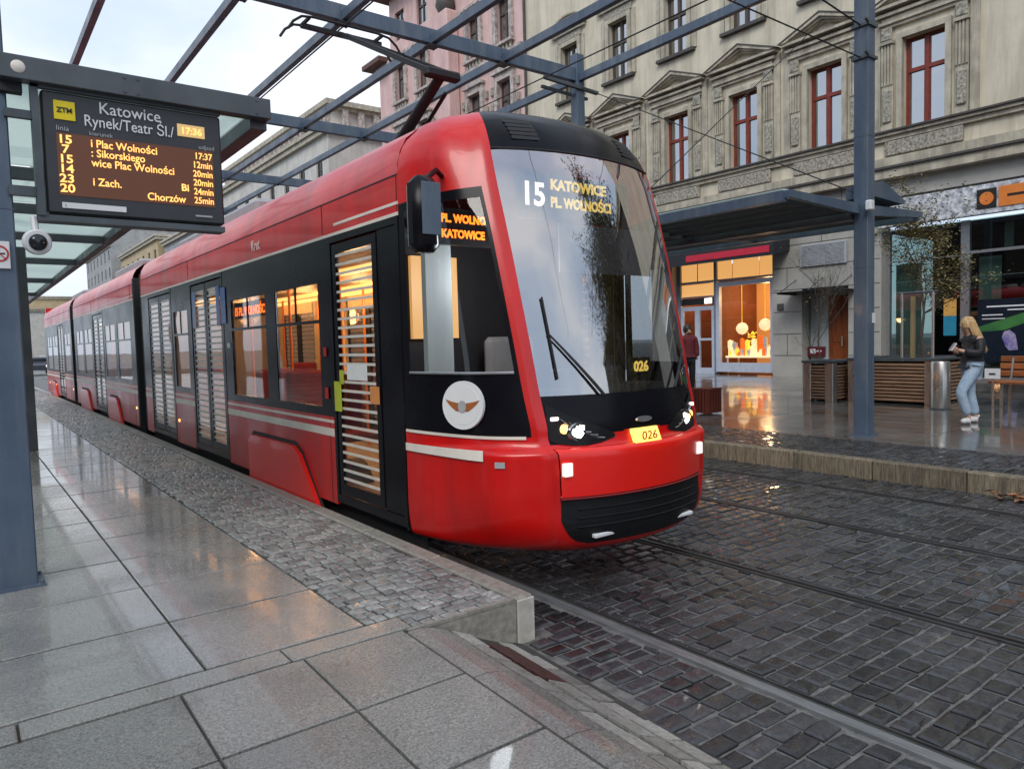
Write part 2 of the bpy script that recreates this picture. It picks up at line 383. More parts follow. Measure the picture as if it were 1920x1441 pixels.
# ------------------------------------------------------------------ light
w = bpy.data.worlds.new('World'); S.world = w; w.use_nodes = True
nt = w.node_tree; nt.nodes.clear(); L = nt.links.new
out = nt.nodes.new('ShaderNodeOutputWorld')
sky = nt.nodes.new('ShaderNodeTexSky'); sky.sky_type = 'NISHITA'; sky.sun_disc = False
SUN_EL, SUN_ROT = rad(42), rad(235)
sky.sun_elevation = SUN_EL; sky.sun_rotation = SUN_ROT
bg1 = nt.nodes.new('ShaderNodeBackground'); bg1.inputs[1].default_value = .10; L(sky.outputs[0], bg1.inputs[0])
tc = nt.nodes.new('ShaderNodeTexCoord')
mpw = nt.nodes.new('ShaderNodeMapping'); mpw.inputs['Scale'].default_value = (1,1,2.2); L(tc.outputs['Generated'], mpw.inputs[0])
nz = nt.nodes.new('ShaderNodeTexNoise'); nz.inputs['Scale'].default_value = 1.6; nz.inputs['Detail'].default_value = 7; L(mpw.outputs[0], nz.inputs['Vector'])
cr = ramp(nt, [(.34, lin((170,190,218))), (.52, lin((205,217,234))), (.68, lin((250,250,252)))], nz.outputs[0])
bg2 = nt.nodes.new('ShaderNodeBackground'); bg2.inputs[1].default_value = .80; L(cr.outputs[0], bg2.inputs[0])
mxw = nt.nodes.new('ShaderNodeMixShader'); mxw.inputs[0].default_value = .88
L(bg1.outputs[0], mxw.inputs[1]); L(bg2.outputs[0], mxw.inputs[2]); L(mxw.outputs[0], out.inputs[0])
sl = bpy.data.lights.new('sun', 'SUN'); sl.energy = .9; sl.angle = rad(25); sl.color = (1, .96, .9)
so = bpy.data.objects.new('sun', sl); COL.objects.link(so)
sd = Vector((math.sin(SUN_ROT)*math.cos(SUN_EL), math.cos(SUN_ROT)*math.cos(SUN_EL), math.sin(SUN_EL)))
so.rotation_euler = sd.to_track_quat('Z', 'Y').to_euler()
S.view_settings.view_transform = 'Standard'; S.view_settings.look = 'None'; S.view_settings.exposure = 0.82; S.view_settings.gamma = 1
S.cycles.use_denoising = True
S.cycles.max_bounces = 7; S.cycles.transparent_max_bounces = 14; S.cycles.glossy_bounces = 4
S.cycles.sample_clamp_indirect = 4; S.cycles.caustics_reflective = False; S.cycles.caustics_refractive = False

# ================================================================== GROUND
g = MB(); g.face([(-400,-400,-.06),(400,-400,-.06),(400,600,-.06),(-400,600,-.06)]); struct(g, 'ground', 'ground')
XK = 8.38        # right kerb face
def gz(x): return .21+.0175*(x-8.35)
def setts(mb, x0, x1, y0, y1, dx, dy, gap, top, skip=None, jz=.004, jit=.15, h=.03, stag=True):
    """rows of cut stones across x, each with a chamfered top"""
    y = y0; row = 0
    while y < y1-.02:
        d = min(dy*U(.9,1.1), y1-y)
        x = x0-(dx*U(0,.6) if stag else 0)
        while x < x1-.01:
            wd = dx*U(1-jit*1.6, 1+jit*1.6); a = max(x, x0); b = min(x+wd, x1); x += wd
            if b-a < .03: continue
            if skip and skip((a+b)/2, y+d/2): continue
            z = jz*U(-1,1)
            A, B, C_, D = a+gap/2, b-gap/2, y+gap/2+U(0,.1)*gap, y+d-gap/2
            e = min(.016, (B-A)*.18, (D-C_)*.18)
            q = [U(-.006,.006) for _ in range(8)]
            lo = [(A+q[0],C_+q[1]),(B+q[2],C_+q[3]),(B+q[4],D+q[5]),(A+q[6],D+q[7])]
            hi = [(lo[0][0]+e,lo[0][1]+e),(lo[1][0]-e,lo[1][1]+e),(lo[2][0]-e,lo[2][1]-e),(lo[3][0]+e,lo[3][1]-e)]
            n = len(mb.v)
            for (p, r) in lo: mb.v.append((p, r, top(p, r)-h+z))
            for (p, r) in lo: mb.v.append((p, r, top(p, r)-.008+z))
            for (p, r) in hi: mb.v.append((p, r, top(p, r)+z+U(-.002,.002)))
            for o_ in (0, 4):
                for k in range(4):
                    mb.f.append((n+o_+k, n+o_+(k+1) % 4, n+o_+4+(k+1) % 4, n+o_+4+k)); mb.mi.append(0)
            mb.f.append((n+8, n+9, n+10, n+11)); mb.mi.append(0)
        y += d; row += 1
    return mb
# --- tracks
RAILS = [3.085, 4.515, 6.20, 7.64]; SIDE = [-1, 1, -1, 1]
bed = MB(); bed.face([(1.5,-4,-.014),(XK+.1,-4,-.014),(XK+.1,60,-.014),(1.5,60,-.014)])
struct(bed, 'track_bed', 'setbed')
def rail_zone(x, y):
    for r, s_ in zip(RAILS, SIDE):
        lo, hi = (r-.16, r+.10) if s_ < 0 else (r-.10, r+.16)
        if lo < x < hi: return True
    return False
tk = MB()
edges = [2.36, RAILS[0]-.11, RAILS[0]+.05, RAILS[1]-.05, RAILS[1]+.08, RAILS[2]-.08, RAILS[2]+.05, RAILS[3]-.05, RAILS[3]+.08, XK]
for i in range(0, 10, 2):
    x0, x1 = edges[i], edges[i+1]; n = max(1, round((x1-x0)/.175))
    setts(tk, x0, x1, -1.6, 15.5, (x1-x0)/n if i != 0 else .17, .118, .017, lambda x, y: 0.0, jz=.005,
          skip=(lambda x, y: (y > 3.2 and x < 2.6) or (y < 3.2 and x < 2.47-.055*(3.2-y)) ) if i == 0 else None, jit=.13)
struct(tk, 'track_cobbles', 'settdark', recalc=False)
rl = MB(); gr = MB(); rd = MB()
for r, s_ in zip(RAILS, SIDE):
    a, b = (r-.085, r-.022) if s_ < 0 else (r+.022, r+.06)
    if r > 4: a, b = (r-.05, r-.015) if s_ < 0 else (r+.015, r+.05)
    (rl if r < 4 else rd).box(a, b, -4, 60, -.08, .003)
    a, b = (r-.022, r+.022)
    gr.box(a, b, -4, 60, -.05, -.0105)
    a, b = (r+.022, r+.036) if s_ < 0 else (r-.036, r-.022)
    rd.box(a, b, -4, 60, -.08, .000)
tag(struct(rl, 'tram_rails', 'railsteel'), 'pale polished rail head beside the platform kerb', 'rails')
tag(struct(rd, 'tram_rails', 'raildark'), 'dark worn tram rails sunk flush in the cobbles', 'rails')
struct(gr, 'rail_grooves', 'joint')
# --- left platform: slabs as separate stones over a dark bed
ZP = .25
def zs(y): return ZP if y > 3.25 else ZP-.032*(3.25-y)
pb = MB()
pb.face([(-9,3.25,ZP-.016),(2.44,3.25,ZP-.016),(2.44,70,ZP-.016),(-9,70,ZP-.016)])
for (ya, yb) in ((-3,0),(0,3.25)):
    pb.face([(-9,ya,zs(ya)-.016),(1.80,ya,zs(ya)-.016),(1.80,yb,zs(yb)-.016),(-9,yb,zs(yb)-.016)])
struct(pb, 'platform_bed', 'joint')
def slabs(mb, xs, ys, gap=.011, shift=0):
    for i in range(len(xs)-1):
        for j in range(len(ys)-1):
            a, b, c, d = xs[i]+gap/2, xs[i+1]-gap/2, ys[j]+gap*.8, ys[j+1]-gap*.8
            t = U(-.0012,.0012); e = .005
            n = len(mb.v)
            lo = [(a,c),(b,c),(b,d),(a,d)]; hi = [(a+e,c+e),(b-e,c+e),(b-e,d-e),(a+e,d-e)]
            for p, r in lo: mb.v.append((p, r, zs(r)-.016))
            for p, r in lo: mb.v.append((p, r, zs(r)-.004+t))
            for p, r in hi: mb.v.append((p, r, zs(r)+t))
            for o_ in (0,4):
                for k in range(4): mb.f.append((n+o_+k, n+o_+(k+1)%4, n+o_+4+(k+1)%4, n+o_+4+k)); mb.mi.append(0)
            mb.f.append((n+8,n+9,n+10,n+11)); mb.mi.append(0)
ys = [3.47+.745*k for k in range(0, 60)]
sb = MB()
slabs(sb, [-6.4,-5.5,-4.6,-3.7,-2.8,-1.9,-1.0,-.1,.82,1.615], ys)
struct(sb, 'platform_slabs', 'slab', recalc=False)
sf = MB()
slabs(sf, [-3.2,-2.4,-1.6,-.8,.10,1.16,1.80], [3.29,3.465])
slabs(sf, [-3.0,-2.2,-1.4,-.6,.67,1.21,1.735], [.0-1.1,-.56,-.02,.52,1.06,1.60,2.14,2.70,3.285])
struct(sf, 'foreground_slabs', 'slabdry', recalc=False)
ps = MB()
setts(ps, 1.625, 2.435, 3.48, 34, .098, .082, .009, lambda x, y: ZP, jz=.004, jit=.25, h=.02)
setts(ps, 1.805, 2.435, 3.27, 3.47, .098, .082, .009, lambda x, y: ZP, jz=.004, jit=.25, h=.02)
struct(ps, 'platform_cobbles', 'sett', recalc=False)
# kerb stones of the platform edge and the end face
kb = MB()
y = 3.25
while y < 60:
    kb.box(2.443, 2.57, y+.003, min(y+1.0, 60)-.003, -.05, ZP+.004, b=.012); y += 1.0
struct(kb, 'kerb', 'kerb')
kw = MB(); kw.box(2.447, 2.568, 3.238, 3.2535, -.03, ZP-.01, b=.004); struct(kw, 'kerb_end_cap', 'kerbwhite')
ke = MB(); ke.face([(1.75,3.252,-.05),(2.443,3.252,-.05),(2.443,3.252,ZP+.001),(1.75,3.252,ZP+.001)]); ke.face([(2.443,3.252,ZP+.001),(1.75,3.252,ZP+.001),(1.75,3.28,ZP+.001),(2.443,3.28,ZP+.001)])
ke.box(1.80,2.441,3.15,3.2505,-.05,-.02)
struct(ke, 'platform_end_face', 'kerb')
# ramp flank: granite strip, then two rows of small setts going down to the track
def ramp_h(x, y):
    z0 = zs(y); xe = 2.44-.055*(3.25-y); t = min(1, max(0, (x-1.84)/(xe-1.84))); t = t*t*(3-2*t)*.25+t*.75
    return z0*(1-t)+.0*t
def flank(mb, xa, xb, y0, y1, n, gap=.008, cols=1, jz=.002):
    """stones following the sloping surface; xa, xb in flank units 0..1 from x=1.735 to the edge"""
    def X(t, y): return 1.735+t*((2.44-.055*(3.25-y))-1.735)
    ys_ = [y0+(y1-y0)*k/n for k in range(n+1)]
    for c in range(cols):
        ta = xa+(xb-xa)*c/cols; tb = xa+(xb-xa)*(c+1)/cols
        for k in range(n):
            off = U(-.02,.02) if cols > 1 else 0
            c0, c1 = ys_[k]+gap/2+off, ys_[k+1]-gap/2+off
            if c1 > 3.245: c1 = 3.245
            pts = []
            z_ = U(-jz, jz)
            m_ = 3
            grid = [[(X(ta+(tb-ta)*i/m_, yy)+(gap/2 if i == 0 else -gap/2 if i == m_ else 0), yy) for i in range(m_+1)] for yy in (c0, c1)]
            nn = len(mb.v)
            for row in grid:
                for (px, py) in row: mb.v.append((px, py, ramp_h(px, py)+z_))
            for row in grid:
                for (px, py) in row: mb.v.append((px, py, ramp_h(px, py)-.03))
            w_ = m_+1
            for i in range(m_):
                mb.f.append((nn+i, nn+i+1, nn+w_+i+1, nn+w_+i)); mb.mi.append(0)
                mb.f.append((nn+i, nn+2*w_+i, nn+2*w_+i+1, nn+i+1)); mb.mi.append(0)
                mb.f.append((nn+w_+i, nn+w_+i+1, nn+3*w_+i+1, nn+3*w_+i)); mb.mi.append(0)
            mb.f.append((nn, nn+w_, nn+3*w_, nn+2*w_)); mb.mi.append(0)
            mb.f.append((nn+m_, nn+2*w_+m_, nn+3*w_+m_, nn+w_+m_)); mb.mi.append(0)
fb = MB()
for k in range(16):
    ya = -2.6+k*.3656; yb = ya+.3656
    for i in range(6):
        q = []
        for (yy, t) in ((ya,i/6),(ya,(i+1)/6),(yb,(i+1)/6),(yb,i/6)):
            x = 1.72+t*((2.44-.055*(3.25-yy))-1.72)+(.03 if t == 1 else 0); q.append((x, yy, ramp_h(x, yy)-.012))
        fb.face(q)
struct(fb, 'ramp_bed', 'joint')
f1 = MB(); flank(f1, .0, .34, -1.0, 3.245, 7); struct(f1, 'ramp_border_slabs', 'slabdry')
f2 = MB()
for ta, tb, y0_, y1_, n_ in ((.36,.55,-1.0,3.24,21), (.575,.765,-1.06,2.60,18), (.79,.98,-.97,3.24,20)): flank(f2, ta, tb, y0_, y1_, n_, gap=.016, jz=.006)
struct(f2, 'ramp_setts', 'rampsett', recalc=False)
dr = MB()
for i in range(5):
    ta, tb = .575+i*.045, .575+(i+1)*.045-.006
    q = []
    for (yy, t) in ((2.62,ta),(2.62,tb),(3.12,tb),(3.12,ta)):
        x = 1.735+t*((2.44-.055*(3.25-yy))-1.735); q.append(Vector((x, yy, ramp_h(x, yy)+.002)))
    dr.raw(q+[p-Vector((0,0,.02)) for p in q], [(0,1,2,3),(4,7,6,5),(0,4,5,1),(1,5,6,2),(2,6,7,3),(3,7,4,0)])
tag(dr.build('drain_cover', 'rust'), 'rusty brown drain cover beside the end of the platform kerb', 'drain cover')

# --- right platform (plaza), gently rising to the facades
pz = MB()
pz.face([(XK+.02,-6,gz(XK)-.014),(60,-6,gz(60)-.014),(60,300,gz(60)-.014),(XK+.02,300,gz(XK)-.014)]); struct(pz, 'plaza_bed', 'joint')
pc = MB(); setts(pc, XK+.16, 9.75, -1.5, 16, .13, .11, .010, lambda x, y: gz(x), jz=.004, jit=.2, h=.02); struct(pc, 'plaza_edge_cobbles', 'settdark', recalc=False)
pl = MB()
xs = [9.76+1.0*k for k in range(0, 12)]+[21.2]
yy = -3.0
while yy < 45:
    wy = 1.5
    o = 0 if int(round(yy/1.5)) % 2 else .5
    for i in range(len(xs)-1):
        a, b = xs[i]+.004, xs[i+1]-.004; c, d = yy+.004+o*.0, yy+wy-.004; t = U(-.001,.001)
        pl.raw([(a,c,gz(a)-.012),(b,c,gz(b)-.012),(b,d,gz(b)-.012),(a,d,gz(a)-.012),(a+.004,c+.004,gz(a)+t),(b-.004,c+.004,gz(b)+t),(b-.004,d-.004,gz(b)+t),(a+.004,d-.004,gz(a)+t)],
               [(0,1,5,4),(1,2,6,5),(2,3,7,6),(3,0,4,7),(4,5,6,7)])
    yy += wy
struct(pl, 'plaza_slabs', 'plaza', recalc=False)
kf = MB(); y = -4.0
while y < 40:
    l = 1.0 if y > 2.9 else .9
    kf.box(XK, XK+.15, y+.004, y+l-.004, -.05, gz(XK)+.006+U(-.002,.004), b=.015); y += l
struct(kf, 'plaza_kerb', 'kerbface')
lf = MB()
for k in range(34):
    c = Vector((XK-.10+U(-.10,.04), 2.72+U(-.26,.22), .015+abs(random.gauss(0,.03)))); a = U(0,6.3); t = U(-.7,.7); s_ = U(.03,.06)
    x = Vector((math.cos(a), math.sin(a), t*.5))*s_; y_ = Vector((-math.sin(a), math.cos(a), -t*.6))*s_*.7
    lf.face([c-x, c-y_*.8+Vector((0,0,.012)), c+x, c+y_+Vector((0,0,.01))])
tag(lf.build('fallen_leaves', 'brownleaf', recalc=False), 'small heap of orange brown leaves against the kerb', 'leaves', kind='stuff')

# ================================================================== TRAM
CX = 3.80; HW = 1.175
tram = thing('tram', (CX, 3.5, 0), 'long red and black low-floor tram with lit windows standing beside the cobbled platform', 'tram')
def interp(tab, z):
    if z <= tab[0][0]: return tab[0][1:]
    for a, b in zip(tab, tab[1:]):
        if z <= b[0]:
            i = tab.index(a); p = tab[max(i-1,0)]; n = tab[min(i+2,len(tab)-1)]
            t = (z-a[0])/(b[0]-a[0]); h = b[0]-a[0]
            res = []
            for k in range(1, len(a)):
                d = (b[k]-a[k])/h
                m0 = d if p is a else ((a[k]-p[k])/(a[0]-p[0])+d)/2
                m1 = d if n is b else ((n[k]-b[k])/(n[0]-b[0])+d)/2
                if (a[k]-p[k])*d <= 0 and p is not a: m0 = 0
                if (n[k]-b[k])*d <= 0 and n is not b: m1 = 0
                res.append((2*t**3-3*t*t+1)*a[k]+(t**3-2*t*t+t)*h*m0+(-2*t**3+3*t*t)*b[k]+(t**3-t*t)*h*m1)
            return tuple(res)
    return tab[-1][1:]
YE = 4.80
# z level -> centre y, pillar half width, pillar y, end z, end half width, corner fullness
NOSE = [(.26, 3.62, .55, 3.74, .28, 1.13, .0), (.30, 3.52, .60, 3.66, .30, 1.15, .1), (.38, 3.47, .66, 3.61, .38, 1.165, .2), (.66, 3.45, .70, 3.60, .66, 1.175, .65), (.97, 3.44, .72, 3.60, .97, 1.175, .7),
        (1.00, 3.49, .73, 3.645, 1.0, 1.175, .40), (1.15, 3.51, .74, 3.68, 1.15, 1.175, .3), (1.34, 3.54, .75, 3.73, 1.34, 1.175, .25), (1.7, 3.61, .762, 3.81, 1.7, 1.175, .22),
        (2.05, 3.69, .775, 3.89, 2.05, 1.175, .2), (2.45, 3.79, .785, 3.99, 2.43, 1.175, .2), (2.8, 3.90, .79, 4.09, 2.73, 1.175, .2), (3.0, 3.97, .785, 4.15, 2.90, 1.175, .2),
        (3.15, 4.04, .77, 4.21, 3.03, 1.165, .2), (3.28, 4.14, .74, 4.30, 3.15, 1.125, .2), (3.38, 4.28, .68, 4.43, 3.26, 1.03, .2), (3.44, 4.48, .58, 4.58, 3.37, .85, .2), (3.475, 4.80, .35, 4.80, 3.455, .45, .2)]
def nose_pt(c, z):
    """c: 0 centre .. 3 pillar inner .. 4 pillar outer .. 7 side end"""
    y0, sA, yA, zE, sE, cf = interp(NOSE, z)
    sB = min(sA+.085+.04*cf, sE); yB = yA+.065*(1-cf*.6)
    cols = [(sA*t/3, y0+(yA-y0)*(t/3)**2.1) for t in range(4)]+[(sB, yB)]
    a5 = .45+.32*cf; a6 = .80+.14*cf
    cols += [(sB+(sE-sB)*a5, yB+(YE-yB)*(.24-.04*cf)), (sB+(sE-sB)*a6, yB+(YE-yB)*.56), (sE, YE)]
    i = min(int(c), 6); t = c-i
    P0 = cols[max(i-1,0)] if i > 0 else (-cols[1][0], cols[1][1]); P1 = cols[i]; P2 = cols[i+1]; P3 = cols[min(i+2,7)] if i < 6 else (cols[7][0], YE+.6)
    def cr_(k): return .5*((2*P1[k])+(-P0[k]+P2[k])*t+(2*P0[k]-5*P1[k]+4*P2[k]-P3[k])*t*t+(-P0[k]+3*P1[k]-3*P2[k]+P3[k])*t**3)
    s_, y_ = cr_(0), cr_(1)
    zz = z+(zE-z)*max(0, (c-2.5)/4.5)
    return (min(s_, 1.18), y_, zz)
def region(c, z):
    if c > 4:                                   # flank of the cab
        if z < 1.075: return 'cab_shell'
        if z > 2.80: return 'cab_shell'
        if 4.15 < c < 6.82 and 1.50 < z < 2.72: return 'cab_side_window'
        return 'cab_black_panel'
    if 3 <= c <= 4:
        return 'cab_shell'
    if z < .34: return 'cab_shell'
    if z < .675:
        return 'cab_shell'
    if z < .995: return 'bumper'
    if z < 1.34:
        lo = 1.085-.065*(min(c,2.9)/3)**2
        return 'nose_panel' if z > lo else 'cab_shell'
    if z < 3.05: return 'windshield'
    return 'roof_brow'
zr = [.26,.28,.30,.32,.34,.36,.38,.40,.42,.45,.48,.52,.56,.62,.675,.70,.74,.80,.86,.92,.96,.98,.995,1.01,1.02,1.035,1.05,1.06,1.075,1.085,1.10,1.13,1.18,1.23,1.28,1.34,1.42,1.50,1.6,1.7,1.8,1.9,2.0,2.1,2.2,2.3,2.4,2.5,2.6,2.66,2.72,2.80,2.88,2.96,3.05,3.10,3.16,3.22,3.28,3.33,3.38,3.41,3.44,3.46,3.475]
cc = [k*.25 for k in range(0, 16)]+[4,4.15,4.35,4.6,4.8,5,5.2,5.4,5.6,5.8,6,6.2,6.4,6.6,6.82,7]
RM = dict(cab_shell='red', cab_side_window='cabglass', cab_black_panel='tblack', lower_grille='slot', bumper='red_bright', nose_panel='tblack', windshield='windshield', roof_brow='tblack')
regs = {}
for i in range(len(zr)-1):
    for j in range(len(cc)-1):
        for sg in (-1, 1):
            zm, cm = (zr[i]+zr[i+1])/2, (cc[j]+cc[j+1])/2
            R = region(cm, zm)
            key = (R, sg) if R in ('cab_side_window', 'cab_black_panel') else (R, 0)
            d = regs.setdefault(key, {'v': {}, 'vl': [], 'f': []})
            q = []
            for (a, b) in ((i,j),(i,j+1),(i+1,j+1),(i+1,j)):
                k = (a, b, sg if b > 0 else 0)
                if k not in d['v']:
                    s_, y_, z_ = nose_pt(cc[b], zr[a])
                    dy = 0
                    if R == 'lower_grille': dy = .035
                    if R == 'bumper': dy = -.012
                    d['v'][k] = len(d['vl']); d['vl'].append((CX+sg*s_, y_+dy, z_))
                q.append(d['v'][k])
            d['f'].append(q if sg > 0 else q[::-1])
for (R, sg), d in regs.items():
    mb = MB(); mb.raw(d['vl'], d['f'])
    if R == 'roof_brow': R_ = 'roof_brow'
    o = mb.build(R, RM[R], tram, smooth=True, recalc=False)
    me = o.data
    for p in me.polygons: p.use_smooth = True
def nose_at(s, z, out=.01):
    """point on the front surface at half-width s (signed) and height z"""
    y0, sA, yA, zE, sE, cf = interp(NOSE, z); a = abs(s)
    if a <= sA: y = y0+(yA-y0)*(a/sA)**2.1
    else: y = yA+(a-sA)*.8
    return Vector((CX+s, y-out, z))
# number plate, markers, lamps, wipers
def front_patch(name, s0, s1, z0, z1, m, parent=tram, out=.012, n=6, lab=None):
    mb = MB()
    for k in range(n):
        a, b = s0+(s1-s0)*k/n, s0+(s1-s0)*(k+1)/n
        mb.face([nose_at(a,z0,out), nose_at(b,z0,out), nose_at(b,z1,out), nose_at(a,z1,out)])
        if k == 0: mb.face([nose_at(a,z0,out), nose_at(a,z1,out), nose_at(a,z1,-.01), nose_at(a,z0,-.01)])
        if k == n-1: mb.face([nose_at(b,z0,out), nose_at(b,z1,out), nose_at(b,z1,-.01), nose_at(b,z0,-.01)])
        mb.face([nose_at(a,z0,out), nose_at(b,z0,out), nose_at(b,z0,-.01), nose_at(a,z0,-.01)])
        mb.face([nose_at(a,z1,out), nose_at(b,z1,out), nose_at(b,z1,-.01), nose_at(a,z1,-.01)])
    return mb.build(name, m, parent)
pt = front_patch('number_plate', -.13, .13, .99, 1.085, 'ledyellow', out=.016, n=2)
text('lettering', '026', .085, nose_at(0, 1.008, .045), (1,0,0), (0,0,1), 'redprint', pt, 'CENTER', sx=1.25)
for sg in (-1, 1):
    m_ = MB(); c = nose_at(sg*.665, .86, .02); m_.box(c.x-.035, c.x+.035, c.y-.012, c.y+.03, c.z-.045, c.z+.045, b=.006); m_.build('marker_panel', 'marker', tram)
    m_ = MB(); c = nose_at(sg*.40, .40, .012); m_.box(c.x-.10, c.x+.10, c.y-.01, c.y+.03, c.z-.014, c.z+.014, b=.006); m_.build('fog_light', 'white', tram)
    # headlight cluster : almond-shaped housing with lamps
    hl = MB(); prof = []
    up = [(.27,1.07),(.38,1.12),(.50,1.165),(.61,1.215),(.70,1.265),(.738,1.285)]
    dn = [(.738,1.05),(.70,1.03),(.61,1.012),(.50,1.005),(.38,1.02),(.27,1.045)]
    for k in range(5):
        q = [nose_at(sg*up[k][0],up[k][1],.010), nose_at(sg*up[k+1][0],up[k+1][1],.010), nose_at(sg*dn[4-k][0],dn[4-k][1],.010), nose_at(sg*dn[5-k][0],dn[5-k][1],.010)]
        hl.face(q)
    H = hl.build('headlight', 'slot', tram, recalc=False)
    c = nose_at(sg*.515, 1.095, .02); l_ = MB(); l_.lathe([(.0,.0),(.05,.004),(.056,.016),(.06,.034),(.062,.04)], (0,0,0), 20, 0, (0,1,0)); l_.v = [(c.x+x*1.35, c.y+y+abs(x)*.15, c.z+z*.85) for x, y, z in l_.v]; l_.build('lens', 'lamp', H, smooth=True)
    c2 = nose_at(sg*.515, 1.095, .012); l_ = MB(); l_.lathe([(.064,.0),(.078,.0),(.084,.012)], (0,0,0), 20, 0, (0,1,0)); l_.v = [(c2.x+x*1.4, c2.y+y+abs(x)*.15, c2.z+z*.85) for x, y, z in l_.v]; l_.build('lamp_ring', 'lampring', H, smooth=True)
    c = nose_at(sg*.635, 1.12, .018); l_ = MB(); l_.lathe([(.0,.0),(.03,.004),(.034,.02)], c, 14, 0, (0,1,0)); l_.build('turn_signal', 'amberlamp', H, smooth=True)
    c = nose_at(sg*.69, 1.19, .014); l_ = MB(); l_.box(c.x-.03,c.x+.03,c.y-.004,c.y+.02,c.z-.012,c.z+.012,b=.004); l_.build('side_marker', 'ledwhite', H)
    for q in range(3):
        l_ = MB(); l_.tube([nose_at(sg*(.36+.05*q+.20*t_), 1.045+.022*q+.10*t_*t_, .016) for t_ in (0,.25,.5,.75,1)], .006, 6); l_.build('reflector_line', 'lampring', H, smooth=True)
    # grille bars
gl_ = MB(); gz_ = [.345,.36,.38,.41,.45,.50,.56,.62,.672]; ge_ = [.50,.56,.605,.645,.675,.70,.715,.725,.728]
for a_, b2_, ea, eb in zip(gz_, gz_[1:], ge_, ge_[1:]):
    for k in range(20):
        t0, t1 = -1+k/10, -1+(k+1)/10
        gl_.face([nose_at(t0*ea,a_,.008), nose_at(t1*ea,a_,.008), nose_at(t1*eb,b2_,.008), nose_at(t0*eb,b2_,.008)])
o_ = gl_.build('lower_grille', 'slot', tram, smooth=True)
for k in range(3):
    z = .47+.06*k; mb = MB(); mb.tube([nose_at(s_, z, .010) for s_ in [-.60+.12*i for i in range(11)]], .007, 6); mb.build('grille_bar', 'slot', tram)
em = MB(); c = nose_at(.0, 1.145, .012); em.lathe([(.0,.0),(.05,.0),(.055,.012)], (0,0,0), 16, 0, (0,1,0)); em.v = [(c.x+x*1.5, c.y+y, c.z+z*.38) for x, y, z in em.v]; em.build('front_badge', 'alu', tram)
sm = MB(); sm.tube([nose_at(s_, .665, .022) for s_ in [-.71+.142*i for i in range(11)]], .006, 6); sm.build('bumper_lower_lip', 'red_dark', tram)
# wipers
for sg, s0, s1, z1 in ((-1, -.35, -.66, 1.75), (1, .38, .66, 1.62)):
    mb = MB(); pts = [nose_at(s0+(s1-s0)*t/6, 1.34+(z1-1.34)*t/6, .035) for t in range(7)]; mb.tube(pts, [.012,.012,.011,.010,.009,.008,.007], 6)
    mb.tube([nose_at(s1+.02*sg*-1, z1-.30, .022), nose_at(s1+.0, z1+.25, .022)], .008, 6); mb.build('wiper', 'matblack', tram)
# small cut-off between black brow and windshield, roof vents
bl = MB(); bl.tube([nose_at(s_, 3.055, .004) for s_ in [-.78+.13*i for i in range(13)]], .007, 6); bl.build('brow_seam', 'matblack', tram)
for sg in (-1, 1):
    v_ = MB()
    for k in range(5):
        z0 = 3.13+.034*k
        v_.face([nose_at(sg*.62,z0,.008), nose_at(sg*.42,z0,.008), nose_at(sg*.42,z0+.026,.014), nose_at(sg*.62,z0+.026,.014)])
    v_.build('roof_vent', 'matblack', tram)
# destination display behind the windshield
def winp(s, z, back=.10):
    p = nose_at(s, z, 0); return Vector((p.x, p.y+back, p.z))
dd = MB(); a = winp(-.66, 2.55, .16); dd.box(CX-.60, CX+.45, 4.06, 4.14, 2.58, 2.90); D_ = dd.build('destination_display', 'slot', tram)
text('route_number', '15', .225, (CX-.63, 4.035, 2.665), (1,0,0), (0,0,1), 'ledwhite', D_, bold=.006, sx=1.0)
text('lettering', 'KATOWICE', .100, (CX-.36, 4.035, 2.79), (1,0,0), (0,0,1), 'ledyellow', D_, bold=.004, sx=1.05)
text('lettering', 'PL. WOLNOŚCI', .100, (CX-.36, 4.035, 2.665), (1,0,0), (0,0,1), 'ledyellow', D_, bold=.004, sx=.86)
bb = MB(); bb.box(CX-.30, CX+.66, 4.02, 4.03, 2.20, 2.55); bb.build('sun_blind', 'blind', tram)
wn = MB(); c = winp(.10, 1.50, .05); wn.box(c.x-.10, c.x+.10, c.y, c.y+.03, 1.45, 1.57); W_ = wn.build('windshield_number', 'slot', tram)
text('lettering', '026', .10, (c.x, c.y-.006, 1.474), (1,0,0), (0,0,1), 'ledyellow', W_, 'CENTER', bold=.003)
# cab interior : dashboard, driver seat, partition
db = MB(); db.box(CX-.70, CX+.70, 3.85, 4.25, 1.20, 1.36, b=.04); db.box(CX-.35, CX+.30, 3.98, 4.12, 1.34, 1.50, b=.02); db.build('dashboard', 'matblack', tram)
dsb = MB(); dsb.box(CX-.28, CX+.28, 4.55, 5.05, .92, 1.04, b=.04); dsb.box(CX-.26, CX+.26, 5.0, 5.10, 1.0, 1.75, b=.04); dsb.build('driver_seat', 'intgrey', tram)
pa = MB(); pa.box(CX-1.08, CX-.86, 4.60, 4.66, 1.3, 2.62); pa.build('cab_partition', 'cabgrey', tram)
pw = MB(); pw.box(CX-.86, CX-.42, 5.20, 5.24, 1.75, 2.42); pw.build('cab_glow_panel', 'warmwall', tram)  # glows by itself, the lamplight of the cab doorway put into a panel
pd = MB(); pd.box(CX-1.1, CX+1.05, 5.25, 5.29, .4, 2.6); pd.build('cab_wall', 'matblack', tram)
def lamp_pt(x, y, z, e, c, r=.15):
    l_ = bpy.data.lights.new('interior_lamp_and_fill', 'POINT'); l_.energy = e; l_.color = c; l_.shadow_soft_size = r
    lo = bpy.data.objects.new('interior_lamp_and_fill', l_); lo.location = (x, y, z); COL.objects.link(lo)
lamp_pt(CX-.55, 4.35, 2.2, 12, (.9,.95,1))  # added cool fill that brightens the cab partition, no fitting here
